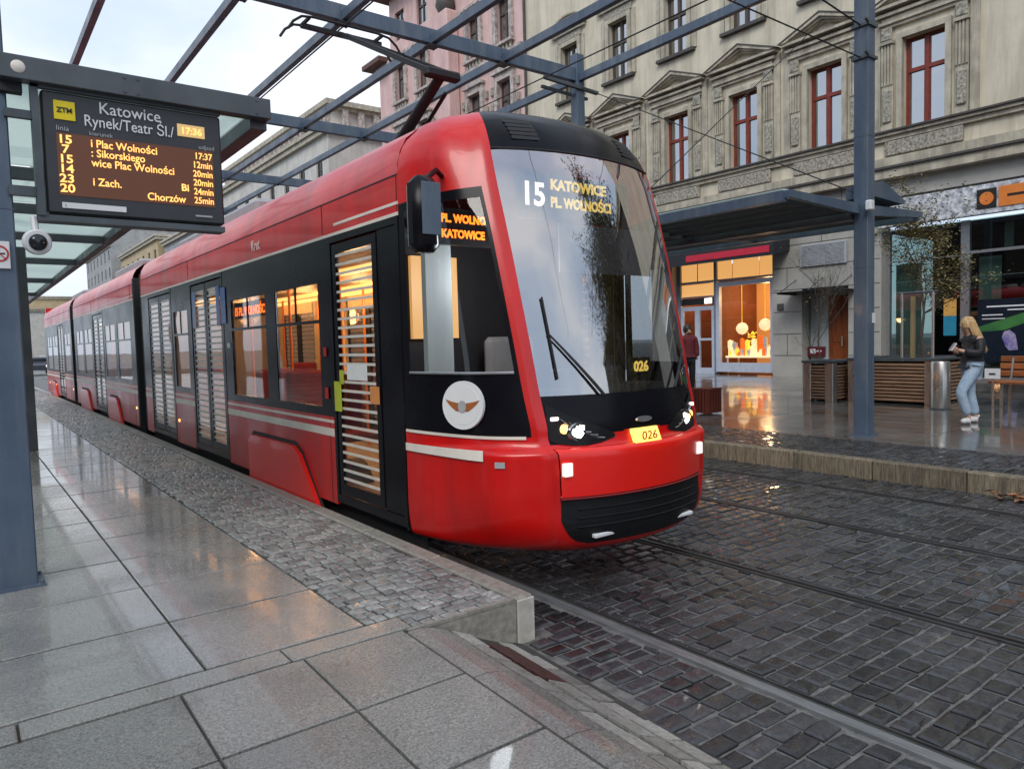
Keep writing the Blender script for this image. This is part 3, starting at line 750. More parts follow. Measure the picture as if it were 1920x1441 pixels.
for yy in (6.9, 8.4, 10.2, 12.8): lamp_pt(CX+.2, yy, 2.25, 18, (1,.58,.26))
for yy in (17, 21, 28): lamp_pt(CX+.2, yy, 2.25, 18, (1,.62,.30))
il = MB(); il.box(CX-1.02, CX-.52, 4.50, 4.56, 2.42, 2.68); IL = il.build('inner_display', 'slot', tram)
text('lettering', 'PL. WOLNOŚCI', .08, (CX-1.0, 4.495, 2.58), (1,0,0), (0,0,1), 'ledred', IL, bold=.003, sx=.9)
text('lettering', 'KATOWICE', .08, (CX-1.0, 4.495, 2.47), (1,0,0), (0,0,1), 'ledred', IL, bold=.003, sx=.9)

def wall_holes(mb, x, y0, y1, z0, z1, holes, depth=.25, mi=0):
    """facade sheet at x facing -x with rectangular openings and their reveals"""
    ys_ = sorted(set([y0, y1]+[v for h in holes for v in h[:2]])); zs_ = sorted(set([z0, z1]+[v for h in holes for v in h[2:4]]))
    for i in range(len(ys_)-1):
        for j in range(len(zs_)-1):
            ym, zm = (ys_[i]+ys_[i+1])/2, (zs_[j]+zs_[j+1])/2
            if any(h[0] < ym < h[1] and h[2] < zm < h[3] for h in holes): continue
            mb.face([(x,ys_[i],zs_[j]),(x,ys_[i],zs_[j+1]),(x,ys_[i+1],zs_[j+1]),(x,ys_[i+1],zs_[j])], mi)
    for a, b, c, d in holes:
        X = x+depth
        mb.face([(x,a,c),(X,a,c),(X,a,d),(x,a,d)], mi); mb.face([(x,b,c),(x,b,d),(X,b,d),(X,b,c)], mi)
        mb.face([(x,a,c),(x,b,c),(X,b,c),(X,a,c)], mi); mb.face([(x,a,d),(X,a,d),(X,b,d),(x,b,d)], mi)
# ---- car bodies : three sections joined by bellows
SECT = [(YE, 14.30), (15.05, 23.9), (24.6, 32.6)]
GLASSB, GLASST = 1.08, 2.66
RP = [(1.175,2.74),(1.175,2.93),(1.170,3.02),(1.145,3.12),(1.09,3.22),(.98,3.31),(.80,3.385),(.45,3.455),(0,3.475)]
def side_quad(mb, sg, y0, y1, z0, z1, t=.03, x=HW, b=0):
    mb.box(CX+sg*x, CX+sg*(x-t), y0, y1, z0, z1, b=b)
def features(k):
    """openings of a section: (kind, y0, y1)"""
    if k == 0: return [('front_door', 4.86, 6.05), ('win', 6.36, 7.50), ('win', 7.80, 9.02), ('door', 9.38, 10.88), ('win', 11.12, 11.95), ('door', 12.12, 13.72)]
    if k == 1: return [('win', 15.5, 16.9), ('win', 17.2, 18.5), ('door', 18.8, 20.3), ('win', 20.6, 21.9), ('win', 22.2, 23.5)]
    return [('win', 25.0, 26.4), ('door', 26.7, 28.2), ('win', 28.5, 30.0), ('win', 30.3, 31.8)]
def roof_part(k, y0, y1):
    n = max(2, int((y1-y0)/1.2)); pts = RP+[(-s, z) for s, z in RP[::-1][1:]]
    vs = []; fs = []
    for i in range(n+1):
        y = y0+(y1-y0)*i/n
        for s, z in pts: vs.append((CX-s, y, z))
    m_ = len(pts)
    for i in range(n):
        for j in range(m_-1): fs.append((i*m_+j, i*m_+j+1, (i+1)*m_+j+1, (i+1)*m_+j))
    if k < 2: fs.append(tuple(n*m_+j for j in range(m_)))
    mb = MB(); mb.raw(vs, fs)
    return mb.build('roof_shell', 'red', tram, smooth=True)
DOORN = []
for k, (ya, yb) in enumerate(SECT):
    roof_part(k, ya, yb)
    feats = features(k)
    doors = [f for f in feats if 'door' in f[0]]; wins = [f for f in feats if f[0] == 'win']
    for sg in (-1, 1):
        # lower red panels between the doors
        cuts = [ya]
        for _, a, b in doors: cuts += [a-.05, b+.05]
        cuts.append(yb)
        ub = MB()
        for i in range(0, len(cuts), 2):
            low = MB(); st = MB(); bk = MB()
            a, b = cuts[i], cuts[i+1]
            if b-a < .08: continue
            side_quad(low, sg, a, b, .30, GLASSB-.001)
            st.box(CX+sg*(HW+.0035), CX+sg*(HW-.01), a+.01, b-.01, 1.025, 1.05); st.box(CX+sg*(HW+.0035), CX+sg*(HW-.01), a+.01, b-.01, .905, .975)
            # black glazing band with window holes
            ws = [f for f in wins if a <= f[1] <= b]; y = a
            for _, w0, w1 in ws:
                side_quad(bk, sg, y, w0, GLASSB+.001, GLASST); side_quad(bk, sg, w0, w1, GLASSB+.001, 1.16); side_quad(bk, sg, w0, w1, 2.28, GLASST); y = w1
            side_quad(bk, sg, y, b, GLASSB+.001, GLASST)
            low.build('lower_side_panel', 'redlow', tram); st.build('side_stripes', 'cream', tram); bk.build('glazing_band', 'tblack', tram)
        side_quad(ub, sg, ya, yb, GLASST+.003, 2.745, x=HW+.001)
        ub.build('cantrail_panel', 'red', tram)
        for ys__ in [ya+.02]+[f[1]-.16 for f in feats if f[0] == 'win'][::2]:
            sm = MB(); sm.box(CX+sg*(HW+.002), CX+sg*(HW-.01), ys__-.004, ys__+.004, .31, 1.075); sm.build('panel_seam', 'matblack', tram); sm = MB(); sm.box(CX+sg*(HW+.003), CX+sg*(HW-.01), ys__-.004, ys__+.004, 2.69, 2.944); sm.build('panel_seam', 'matblack', tram)
        s2 = MB(); s2.box(CX+sg*(HW+.005), CX+sg*(HW-.01), ya, yb, 2.655, 2.68)
        if k == 0: s2.box(CX+sg*(HW+.0045), CX+sg*(HW-.01), ya, 5.95, 2.735, 2.757)
        if k > 0: s2.box(CX+sg*(HW+.0045), CX+sg*(HW-.01), ya, yb, 2.735, 2.75)
        s2.build('upper_stripe', 'cream', tram)
        sm = MB(); sm.box(CX+sg*(HW+.003), CX+sg*(HW-.01), ya, yb, 2.945, 2.955); sm.build('roof_seam', 'matblack', tram)
        for _, w0, w1 in wins:
            wm = MB(); side_quad(wm, sg, w0, w1, 1.16, 2.28, t=.008, x=HW-.006); W = wm.build('side_window', 'tglass', tram)
            fr = MB()
            fr.box(CX+sg*(HW+.002), CX+sg*(HW-.012), w0, w1, 1.92, 1.95); fr.box(CX+sg*(HW+.002), CX+sg*(HW-.012), (w0+w1)/2-.012, (w0+w1)/2+.012, 1.95, 2.28)
            fr.build('frame', 'tblack', W)
        for kind, a, b in doors:
            dm = MB()
            leafs = [(a, (a+b)/2), ((a+b)/2, b)] if kind == 'door' else [(a+.32, b)]
            top = 2.60; bot = .36
            side_quad(dm, sg, a-.045, a, .33, GLASST, x=HW+.004); side_quad(dm, sg, b, b+.045, .33, GLASST, x=HW+.004); side_quad(dm, sg, a, b, top, GLASST, x=HW+.004); side_quad(dm, sg, a, b, .33, .40, x=HW+.004)
            if kind == 'front_door': side_quad(dm, sg, a, a+.32, .40, top, x=HW-.01)
            D = dm.build('door', 'tblack', tram)
            for (l0, l1) in leafs:
                lm = MB()
                side_quad(lm, sg, l0+.012, l0+.09, .41, 2.58, x=HW-.004); side_quad(lm, sg, l1-.09, l1-.012, .41, 2.58, x=HW-.004)
                side_quad(lm, sg, l0+.09, l1-.09, .41, .50, x=HW-.004); side_quad(lm, sg, l0+.09, l1-.09, 2.50, 2.58, x=HW-.004)
                lm.build('door_leaf', 'tblack', D)
                gm = MB(); side_quad(gm, sg, l0+.085, l1-.085, .49, 2.51, t=.008, x=HW-.012); gm.build('door_glass', 'tglass', D)
                if True:
                    bm_ = MB(); n = 26 if k == 0 else 22
                    for q in range(n):
                        z = .55+(1.93)*q/(n-1); bm_.box(CX+sg*(HW-.006), CX+sg*(HW-.013), l0+.09, l1-.09, z-.011, z+.011)
                    bm_.build('door_bars', 'whitebar', D)
        # skirt and bogie covers
        sk = MB(); y = ya
        bog = {0: (6.35, 8.45), 1: (16.6, 18.3), 2: (28.9, 30.6)}[k]
        bog2 = {0: None, 1: (20.9, 22.9), 2: None}[k]
        for bg_ in (bog, bog2):
            if not bg_: continue
            a, b = bg_
            pp = [(a+.02,.12),(a+.10,.20),(a+.55,.66),(a+.72,.735),(b-.1,.735),(b,.66),(b,.12)]
            mb = MB(); mb.prism(pp, 'x', CX+sg*(HW+.045), CX+sg*(HW-.01)); mb.build('bogie_cover', 'red_bright', tram)
            mb = MB(); p2 = [(a-.04,.10),(a+.05,.18),(a+.53,.70),(a+.71,.775),(b-.08,.775),(b+.04,.69),(b+.04,.10)]
            mb.prism(p2, 'x', CX+sg*(HW+.006), CX+sg*(HW-.012)); mb.build('wheel_arch', 'matblack', tram)
        sk.box(CX+sg*(HW-.10), CX+sg*(HW-.16), ya, yb, .12, .36); sk.build('underframe_skirt', 'matblack', tram)
        for ym in [ya+.2+2.3*q for q in range(4)]:
            if ym < yb and not any(f[1]-.1 < ym < f[2]+.1 for f in doors):
                lm = MB(); lm.box(CX+sg*(HW+.008), CX+sg*HW, ym-.03, ym+.03, .62, .66, b=.004); lm.build('side_marker_light', 'amberlamp', tram)
    # floor, ceiling, lamps and seats
    lin_ = MB()
    holes_ = [(f[1], f[2], 1.16, 2.28) for f in wins]+[(f[1]+.05, f[2]-.05, .40, 2.45) for f in doors]
    wall_holes(lin_, CX+HW-.045, ya+.5, yb-.05, .38, 2.5, holes_, .01); lin_.build('inner_lining', 'lining', tram, recalc=False)
    fl = MB(); fl.box(CX-1.12, CX+1.12, ya+.5, yb, .34, .38); fl.build('floor', 'intgrey', tram)
    ce = MB(); ce.box(CX-1.12, CX+1.12, ya+.5, yb, 2.50, 2.54); ce.build('ceiling', 'lining', tram)
    wl = MB()
    for s_, h_ in ((-.5,.10), (.5,.10), (.95,.10)): wl.box(CX+s_-h_, CX+s_+h_, ya+.8, yb-.3, 2.470, 2.495)
    wl.build('ceiling_light', 'warmlamp', tram)
    for yy in [ya+1.75+1.0*q for q in range(int((yb-ya-2)/1.0))]:
        for s_ in (-.78, .78):
            if any(f[1]-.2 < yy < f[2]+.2 for f in doors): continue
            mb = MB(); mb.box(CX+s_-.22, CX+s_+.22, yy-.2, yy+.22, .80, .88, b=.03); mb.box(CX+s_-.21, CX+s_+.21, yy+.2, yy+.27, .82, 1.45, b=.03); mb.build('passenger_seat', 'seatred', tram)
    for yy in [ya+1.1+1.5*q for q in range(int((yb-ya-1)/1.5))]:
        for s_ in (-.5, .5):
            mb = MB(); mb.cyl((CX+s_, yy, .38), (CX+s_, yy, 2.5), .018, 8); mb.build('handrail', 'poleorange', tram)
    wp = MB()
    for f0, f1 in [(ya+.46, ya+.50)]:
        pass
    mb = MB(); mb.box(CX-1.13, CX+1.13, yb-.04, yb-.005, .36, 2.6); mb.build('end_wall', 'intgrey', tram)
# added glowing strips and panels on the far side, for a warm lit interior
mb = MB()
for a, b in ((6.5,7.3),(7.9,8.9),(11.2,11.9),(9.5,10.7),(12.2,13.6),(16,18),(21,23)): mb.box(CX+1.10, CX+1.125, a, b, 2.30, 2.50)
mb.build('glow_strip', 'warmwall', tram)
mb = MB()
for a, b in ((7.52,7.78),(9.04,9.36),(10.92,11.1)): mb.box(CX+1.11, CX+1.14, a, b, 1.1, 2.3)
mb.build('pillar_glow_panel', 'warmwall', tram)
for a, b in ((14.30, 15.05), (23.9, 24.6)):
    mb = MB(); n = 9
    for i in range(n):
        y0 = a+(b-a)*i/n; y1 = a+(b-a)*(i+1)/n; ym = (y0+y1)/2
        R1, R0 = 1.06, 1.0
        def ring(y, r):
            return [(CX-r, y, .30), (CX-r, y, 2.95), (CX-r+.14, y, 3.2), (CX-.6, y, 3.32+(r-1)*.5), (CX+.6, y, 3.32+(r-1)*.5), (CX+r-.14, y, 3.2), (CX+r, y, 2.95), (CX+r, y, .30)]
        for (p, q) in ((ring(y0,R0), ring(ym,R1)), (ring(ym,R1), ring(y1,R0))):
            for j in range(8): mb.face([p[j], p[(j+1)%8], q[(j+1)%8], q[j]])
    mb.build('bellows', 'rubber', tram)
    for sg in (-1, 1):
        for e0, e1 in ((a-.015, a+.09), (b-.09, b+.015)): mb = MB(); mb.box(CX+sg*.98, CX+sg*1.177, e0, e1, .32, 3.05, b=.01); mb.build('bellows_frame', 'rubber', tram)
# rear end cap
mb = MB(); mb.prism([(32.6,.3),(33.3,.32),(33.6,.7),(33.55,1.2),(33.3,2.2),(33.0,3.1),(32.6,3.4)], 'x', CX-1.1, CX+1.1); mb.build('rear_cab', 'red', tram)
# wheels
for yy in (6.7, 8.2, 17.0, 18.2, 21.2, 22.6, 29.2, 30.4):
    for sg in (-1, 1):
        mb = MB(); mb.cyl((CX+sg*.66, yy, .29), (CX+sg*.78, yy, .29), .30, 24); mb.cyl((CX+sg*.78, yy, .29), (CX+sg*.80, yy, .29), .12, 16); mb.build('wheel', 'matblack', tram, smooth=True)
# roof equipment
for a, b, h in ((9.6,11.8,.20),(12.3,13.9,.16),(17.2,20.4,.22),(26.2,29,.2)):
    mb = MB(); mb.box(CX-.62, CX+.62, a, b, 3.40, 3.46+h, b=.05); mb.build('roof_equipment', 'greyprint', tram)
# door stickers, name and side displays on the platform side
XS = CX-HW
def sticker(name, y0, y1, z0, z1, m, off=.006):
    mb = MB(); mb.box(XS-off, XS-off+.004, y0, y1, z0, z1); return mb.build(name, m, tram)
s_ = sticker('door_sticker', 5.92, 6.06, 1.14, 1.40, 'yelldecal', .008); sticker('door_sticker', 5.20, 5.36, 1.24, 1.38, 'tangsticker', .008); sticker('door_sticker', 5.86, 5.94, 1.38, 1.5, 'yelldecal', .008)
sticker('door_notice', 5.42, 5.80, 1.42, 1.55, 'white', .0005)
sticker('door_button', 6.20, 6.26, 1.62, 1.70, 'redprint', .012); sticker('door_button', 6.19, 6.26, 1.24, 1.34, 'redprint', .012)
sticker('blue_decal', 9.20, 9.40, 2.02, 2.46, 'bluedecal', .010); 
for a, b in ((9.47,9.62),(10.62,10.80)): sticker('blue_decal', a, b, 2.0, 2.5, 'bluedecal', .004)
sticker('white_button_panel', 9.10, 9.22, 1.72, 1.78, 'white', .007)
E_ = MB(); E_.lathe([(0,0),(.165,0),(.17,.004)], (0,0,0), 32, 0, (1,0,0))
# round emblem lies on the curved black panel under the cab window
def cab_pt(c, z, out=.006):
    a = Vector(nose_pt(c, z)); b = Vector(nose_pt(c+.05, z)); u = Vector(nose_pt(c, z+.05))
    P = Vector((CX-a.x, a.y, a.z)); t = Vector((CX-b.x, b.y, b.z))-P; v = Vector((CX-u.x, u.y, u.z))-P
    t.normalize(); v = (v-t*v.dot(t)).normalized(); n = t.cross(v)
    if n.x > 0: n = -n
    return P+n*out, -t, v, n
P, t, v, n = cab_pt(5.45, 1.285, .012)
def disc(name, r, out, m, par, el=1.0):
    mb = MB(); k_ = 32
    f_ = [P+n*out+t*(r*el*math.cos(2*PI*i/k_))+v*(r*math.sin(2*PI*i/k_)) for i in range(k_)]; b__ = [p-n*.02 for p in f_]
    mb.face(f_)
    for i in range(k_): mb.face([f_[i], f_[(i+1)%k_], b__[(i+1)%k_], b__[i]])
    return mb.build(name, m, par)
M['tangdark'] = mat('emblem_orange_brown', lin((178,104,52)), None, 9, .5)
M['emblemwhite'] = mat('emblem_white', (.85,.85,.84), (.80,.80,.79), 4, .5)
EM = disc('round_emblem', .165, .014, 'emblemwhite', tram, 1.1)
disc('rim', .135, .0155, 'emblemwhite', EM, 1.1)
mb = MB()
for sg in (-1, 1):
    mb = MB(); pts = [(sg*.025,.012),(sg*.09,.022),(sg*.145,.036),(sg*.115,.004),(sg*.085,-.018),(sg*.05,-.04),(sg*.025,-.04)]
    f_ = [P+n*.018+t*a*1.05+v*b*1.05 for a, b in pts]; mb.face(f_); mb.build('wing', 'tangdark', EM, recalc=False)
mb = MB(); mb.face([P+n*.0195+t*(.036*math.cos(2*PI*i/20))+v*(.042*math.sin(2*PI*i/20)-.01) for i in range(20)]); mb.build('shield', 'greyprint', EM, recalc=False)
# stripes along the curved cab flank
def cab_strip(name, c0, c1, za, zb, m, n=28, out=.009):
    mb = MB()
    for i in range(n):
        ca, cb_ = c0+(c1-c0)*i/n, c0+(c1-c0)*(i+1)/n
        q = [cab_pt(ca,za,out)[0], cab_pt(cb_,za,out)[0], cab_pt(cb_,zb,out)[0], cab_pt(ca,zb,out)[0]]; mb.face(q)
    return mb.build(name, m, tram, recalc=False)
cab_strip('side_stripes', 4.15, 6.97, 1.062, 1.083, 'cream'); cab_strip('side_stripes', 5.12, 6.97, .925, .982, 'cream', out=.016)
cab_strip('cab_handle_light', 4.72, 4.90, .885, .925, 'greyprint', 3, .012)
mb = MB(); q = [(4.15,1.50),(6.82,1.50)]
pts = [cab_pt(4.15+(6.82-4.15)*i/12, 1.50, .004)[0] for i in range(13)]; mb.tube(pts, .010, 6); mb.build('window_trim', 'alu', tram, smooth=True)
# mirror on a short arm on the platform side
for sg in (-1,):
    mx_, my, mz = CX+sg*1.30, 4.22, 2.56
    mb = MB(); mb.box(mx_-.10, mx_+.10, my-.07, my+.09, mz-.25, mz+.25, b=.05); mb.tube([(CX+sg*1.0, 4.42, 2.86), (CX+sg*1.15, 4.30, 2.88), (mx_, my, mz+.22)], .02, 8)
    Mi = mb.build('mirror', 'tblack', tram, smooth=True)
    g_ = MB(); g_.box(mx_-.075, mx_+.075, my+.091, my+.097, mz-.20, mz+.20, b=.003); g_.build('mirror_glass', 'alu', Mi)
    g_ = MB(); g_.box(mx_-.06, mx_+.085, my-.078, my-.071, mz-.14, mz+.20, b=.003); g_.build('mirror_cover', 'steelblue', Mi)
# side destination display
sd_ = MB(); sd_.box(XS+.02, XS+.06, 7.85, 8.95, 2.06, 2.24); SD = sd_.build('side_display', 'slot', tram)
text('lettering', '15 PL. WOLNOŚCI', .135, (XS+.016, 8.92, 2.09), (0,-1,0), (0,0,1), 'ledred', SD, bold=.003, sx=.98)
nm = text('fleet_name', 'Krut', .17, (XS-.004, 8.15, 2.76), (0,-1,0), (0,0,1), 'cream', tram, sx=.9)
# pantograph
pg = MB(); pg.box(CX-.55, CX+.55, 6.3, 7.9, 3.46, 3.52, b=.02)
PG = pg.build('pantograph', 'steeldark', tram)
mb = MB(); mb.cyl((CX, 7.45, 3.52), (CX, 6.02, 4.24), .07, 10, r2=.05); mb.cyl((CX+.12, 7.3, 3.5), (CX+.10, 6.1, 4.12), .02, 8); mb.cyl((CX-.25,7.45,3.56),(CX+.25,7.45,3.56),.05,10); mb.build('lower_arm', 'matblack', PG, smooth=True)
mb = MB(); mb.bar((CX-.16, 6.0, 4.26), (CX-.04, 8.10, 5.33), .04, .05); mb.bar((CX+.16, 6.0, 4.26), (CX+.04, 8.10, 5.33), .04, .05); mb.box(CX-.19, CX+.19, 5.95, 6.05, 4.20, 4.29, b=.02)
mb.bar((CX-.1, 6.9, 4.72), (CX+.1, 6.9, 4.72), .05); mb.build('upper_arm', 'matblack', PG)
mb = MB()
for yy in (8.02, 8.28):
    mb.tube([(CX-.70, yy, 5.22), (CX-.64, yy, 5.31), (CX-.54, yy, 5.385), (CX-.4, yy, 5.405), (CX+.4, yy, 5.405), (CX+.54, yy, 5.385), (CX+.64, yy, 5.31), (CX+.70, yy, 5.22)], .015, 8)
for s_ in (-.45, .45): mb.bar((CX+s_, 8.02, 5.39), (CX+s_, 8.28, 5.39), .03)
mb.bar((CX-.5, 8.15, 5.34), (CX+.5, 8.15, 5.34), .05); mb.build('contact_head', 'matblack', PG, smooth=True)

# ================================================================== STEEL CANOPY FRAME OVER THE TRACKS
can = thing('steel_canopy', (5.2, 8, 0), 'blue-grey steel canopy frame of posts and beams spanning both tram tracks', 'canopy frame')
def hpost(x, y, z0, z1, w=.2, yw=.2, name='post'):
    mb = MB(); mb.box(x-w/2, x+w/2, y-yw/2, y+yw/2, z0, z1, b=.008)
    mb.box(x-w/2-.04, x+w/2+.04, y-yw/2-.04, y+yw/2+.04, z0-.01, z0+.015)
    for a in (-1, 1):
        for b in (-1, 1): mb.cyl((x+a*(w/2+.02), y+b*(yw/2+.02), z0), (x+a*(w/2+.02), y+b*(yw/2+.02), z0+.035), .012, 6)
    for zz in (2.6, 4.4): mb.box(x-w/2-.003, x+w/2+.003, y-yw/2-.003, y+yw/2+.003, zz, zz+.006)
    o = mb.build(name, 'steelblue', can); return o
PX = [.22, 10.15]; BY = [5.2, 11.0, 16.87, 23.0, 29.0]
hpost(.22, 5.55, ZP, 7.0); hpost(10.19, 5.22, gz(10.1), 7.0)
for y in BY[1:]: hpost(10.15, y, gz(10.1), 7.35 if y == 11.0 else 7.0); hpost(.22, y, ZP, 7.0)
for y in BY:
    mb = MB(); mb.box(.22 if y > 6 else .1, 10.25, y-.06, y+.06, 6.82, 7.07, b=.006)
    for x in (1.95, 3.55, 5.15, 6.78, 8.30): mb.box(x-.07, x+.07, y-.075, y+.075, 6.80, 7.03)
    mb.build('cross_beam', 'steelblue', can)
    if y < 20:
        for x in (1.95, 3.55, 5.15, 6.78, 8.30):
            pm = MB(); pm.box(x-.11, x+.11, y-.11, y+.11, 6.785, 6.80)
            for a in (-.085, .085):
                for b in (-.085, .085): pm.cyl((x+a, y+b, 6.772), (x+a, y+b, 6.786), .014, 6)
            pm.build('joint_plate', 'steeldark', can)
for x in (.22, 1.95, 3.55, 5.15, 6.78, 8.30, 10.15):
    mb = MB(); mb.box(x-.05, x+.05, 2.2, 29.3, 6.82, 6.97, b=.005); mb.build('long_beam', 'steelblue', can)
mb = MB()
for x in (9.2,): mb.bar((x, 10.9, 6.72), (10.6, 10.9, 6.66), .07, .06)
mb.bar((9.3, 11.1, 6.62), (10.5, 11.1, 6.58), .06, .05); mb.build('wire_bracket', 'steeldark', can)
for z in (5.46, 5.89):
    mb = MB(); mb.box(10.19-.125, 10.19+.125, 5.22-.125, 5.22+.125, z-.02, z+.02); mb.tube([(10.05, 5.1, z), (9.93, 5.08, z+.02)], .02, 6); mb.build('cable_clamp', 'steeldark', can)
# wires
def wire(pts, label, r=.011, name='cable', m='matblack', group=None, sag=0):
    P_ = []
    for a, b in zip(pts, pts[1:]):
        a, b = Vector(a), Vector(b)
        for i in range(9):
            t_ = i/8; p = a.lerp(b, t_); p.z -= sag*4*t_*(1-t_); P_.append(p)
    mb = MB(); mb.tube(P_, r, 5); tag(mb.build(name, m, smooth=True), label, 'cable', group)
wire([(3.8, 8.15, 5.43), (3.8, 31, 5.46)], 'contact wire above the track of the red tram, touching its pantograph', .010, 'contact_wire', sag=.04)
wire([(3.8, 8.15, 5.43), (3.8, -6, 5.46)], 'contact wire running from the pantograph towards the viewer over the near track', .010, 'contact_wire', sag=.02)
wire([(6.92, -6, 5.47), (6.92, 31, 5.47)], 'contact wire above the free track nearer the cream house', .010, 'contact_wire')
wire([(10.08, 5.22, 5.89), (3.8, 5.3, 6.6), (.3, 5.4, 6.3)], 'upper thin cable clamped to the tall blue post by the kerb', .012)
wire([(10.08, 5.22, 5.46), (6.92, 5.3, 5.55), (3.8, 5.3, 5.55), (.3, 5.4, 5.55)], 'lower thin cable clamped to the tall blue post by the kerb', .010)
wire([(10.15, 10.9, 6.7), (10.15, 5.32, 3.65)], 'slanting cable from the middle post down to the shelter roof', .010)
wire([(20, 11.3, 10.6), (12.17, 11.0, 4.9)], 'steep cable crossing in front of the cream facade windows', .012)

# ================================================================== DEPARTURE BOARD
bo = thing('departure_board', (1.0, 5.4, 2.55), 'wide black passenger display with amber departure times hanging beside the left post', 'display board')
BX0, BX1, BZ0, BZ1, BYf = .49, 1.555, 2.585, 3.335, 5.38
mb = MB(); mb.box(BX0, BX1, BYf, BYf+.20, BZ0, BZ1, b=.012); mb.build('case', 'boardcase', bo)
mb = MB(); mb.box(BX0+.07, BX1-.06, BYf-.004, BYf+.002, 2.70, 3.085); mb.build('screen', 'screen', bo)
mb = MB(); mb.box(BX0-.05, BX0-.012, BYf-.01, BYf+.12, BZ0-.02, BZ1+.05); mb.box(BX0-.05, BX1+.0, BYf-.01, BYf+.03, BZ1+.006, BZ1+.035)
mb.box(.30, BX0-.05, BYf+.02, BYf+.06, 3.15, 3.20); mb.box(.30, BX0-.05, BYf+.02, BYf+.06, 2.68, 2.74); mb.box(BX0-.05, BX1, BYf+.0, BYf+.14, BZ0-.05, BZ0-.012)
mb.build('bracket_frame', 'steeldark', bo)
F = BYf-.008
T = lambda body, size, x, z, m, al='LEFT', b=0, sx=1: text('lettering', body, size, (x, F, z), (1,0,0), (0,0,1), m, bo, al, ext=.001, bold=b, sx=sx)
T('Katowice', .105, .985, 3.235, 'white', 'CENTER', .0004, .92); T('Rynek/Teatr Śl./', .100, .98, 3.147, 'white', 'CENTER', .0004, .80)
T('linia', .045, .56, 3.097, 'greyprint'); T('kierunek', .038, .74, 3.090, 'greyprint'); T('odjazd', .04, 1.40, 3.092, 'greyprint')
for k, s_ in enumerate(('15', '7', '15', '14', '23', '20')): T(s_, .072, .605, 3.022-.0605*k, 'led', 'CENTER', .0015, 1.15)
for k, s_ in enumerate(('i Plac Wolności', ': Sikorskiego', 'wice Plac Wolności', '', 'i Zach.', '')):
    if s_: T(s_, .068, .745, 3.018-.0605*k, 'led', 'LEFT', .0008, .90)
T('Bi', .066, 1.275, 3.018-.0605*4+.02, 'led', 'LEFT', .0012); T('Chorzów', .068, 1.06, 3.018-.0605*5, 'led', 'LEFT', .0008, .92)
for k, s_ in enumerate(('17:37', '12min', '20min', '20min', '24min', '25min')): T(s_, .062, 1.487, 3.022-.0605*k, 'led', 'RIGHT', .0008, .85)
mb = MB(); mb.box(1.27, 1.445, F, F+.006, 3.165, 3.245); mb.build('clock_panel', 'clockpanel', bo); T('17:36', .062, 1.358, 3.182, 'led', 'CENTER', .0015)
for o_ in [x for x in bpy.data.objects if x.parent == bo and x.name.startswith('lettering')][-1:]: o_.location.y -= .004
mb = MB(); mb.box(.555, .67, F, F+.006, 3.165, 3.28); mb.build('yellow_logo', 'yellow', bo)
o_ = T('ZTM', .042, .612, 3.21, 'darkprint', 'CENTER', .0012); o_.location.y -= .003
mb = MB(); mb.box(.57, .93, F-.001, F+.006, 2.62, 2.655); mb.build('notice_strip', 'white', bo)
o_ = T('i', .03, .585, 2.627, 'darkprint'); o_.location.y -= .003
mb = MB(); mb.box(1.36, 1.47, F, F+.004, 2.628, 2.640); mb.build('maker_plate', 'greyprint', bo)

# ================================================================== LEFT PLATFORM SHELTER ROOF
sh = thing('platform_shelter', (1.0, 9, 0), 'steel and frosted glass roof over the left platform behind the display board', 'shelter')
mb = MB(); mb.box(.28, 1.90, 5.32, 5.42, 3.36, 3.50, b=.004)
for x in (.95, 1.03, 1.80):
    for z in (3.385, 3.475): mb.cyl((x, 5.315, z), (x, 5.322, z), .009, 8)
mb.build('front_beam', 'steeldark', sh)
mb = MB(); mb.box(1.78, 1.90, 5.42, 28, 3.30, 3.42, b=.004); mb.build('edge_beam', 'steeldark', sh)
mb = MB(); mb.box(-1.9, -1.8, 5.42, 28, 3.30, 3.42); mb.build('edge_beam', 'steeldark', sh)
for y in (8.0, 9.9, 12.2, 15.4, 19.5, 24): mb = MB(); mb.box(-1.8, 1.79, y-.05, y+.05, 3.29, 3.39); mb.build('roof_bar', 'steeldark', sh)
mb = MB()
for (a, b) in ((5.45,7.95),(8.05,9.85),(9.95,12.15),(12.25,15.35),(15.45,19.45),(19.55,23.95)): mb.box(-1.78, 1.78, a, b, 3.40, 3.415)
mb.build('roof_glass', 'roofglass', sh)
mb = MB(); mb.box(.76, .88, 13.1, 13.3, ZP, 3.3, b=.006); mb.build('shelter_post', 'steeldark', sh)
mb = MB(); mb.box(-1.0, -.9, 13.1, 13.3, ZP, 3.3, b=.006); mb.build('shelter_post', 'steeldark', sh)
mb = MB(); mb.box(.80, .84, 8.6, 13.1, .8, 2.7); 
# small things on the left post
lp = thing('spotlight', (.38, 5.35, 3.42), 'small round spotlight with pale lens at the top of the left post', 'lamp')
mb = MB(); mb.cyl((.36, 5.50, 3.43), (.38, 5.33, 3.43), .05, 16); mb.box(.28, .40, 5.40, 5.47, 3.30, 3.40); mb.build('housing', 'matblack', lp, smooth=True)
mb = MB(); mb.lathe([(0,-.012),(.03,-.010),(.045,0),(.048,.01)], (.38, 5.325, 3.43), 18, 0, (0,1,0)); mb.build('lens', 'cream', lp, smooth=True)
dc = thing('dome_camera', (.42, 5.45, 2.40), 'white ring dome camera with dark glass under the display board', 'camera')
mb = MB(); mb.lathe([(.0,.05),(.075,.05),(.078,.0),(.07,-.015),(.05,-.018)], (.425, 5.36, 2.395), 24, 0, (-.1,1,.15)); mb.tube([(.425, 5.42, 2.43), (.42, 5.45, 2.56)], .02, 8); mb.build('housing', 'white', dc, smooth=True)
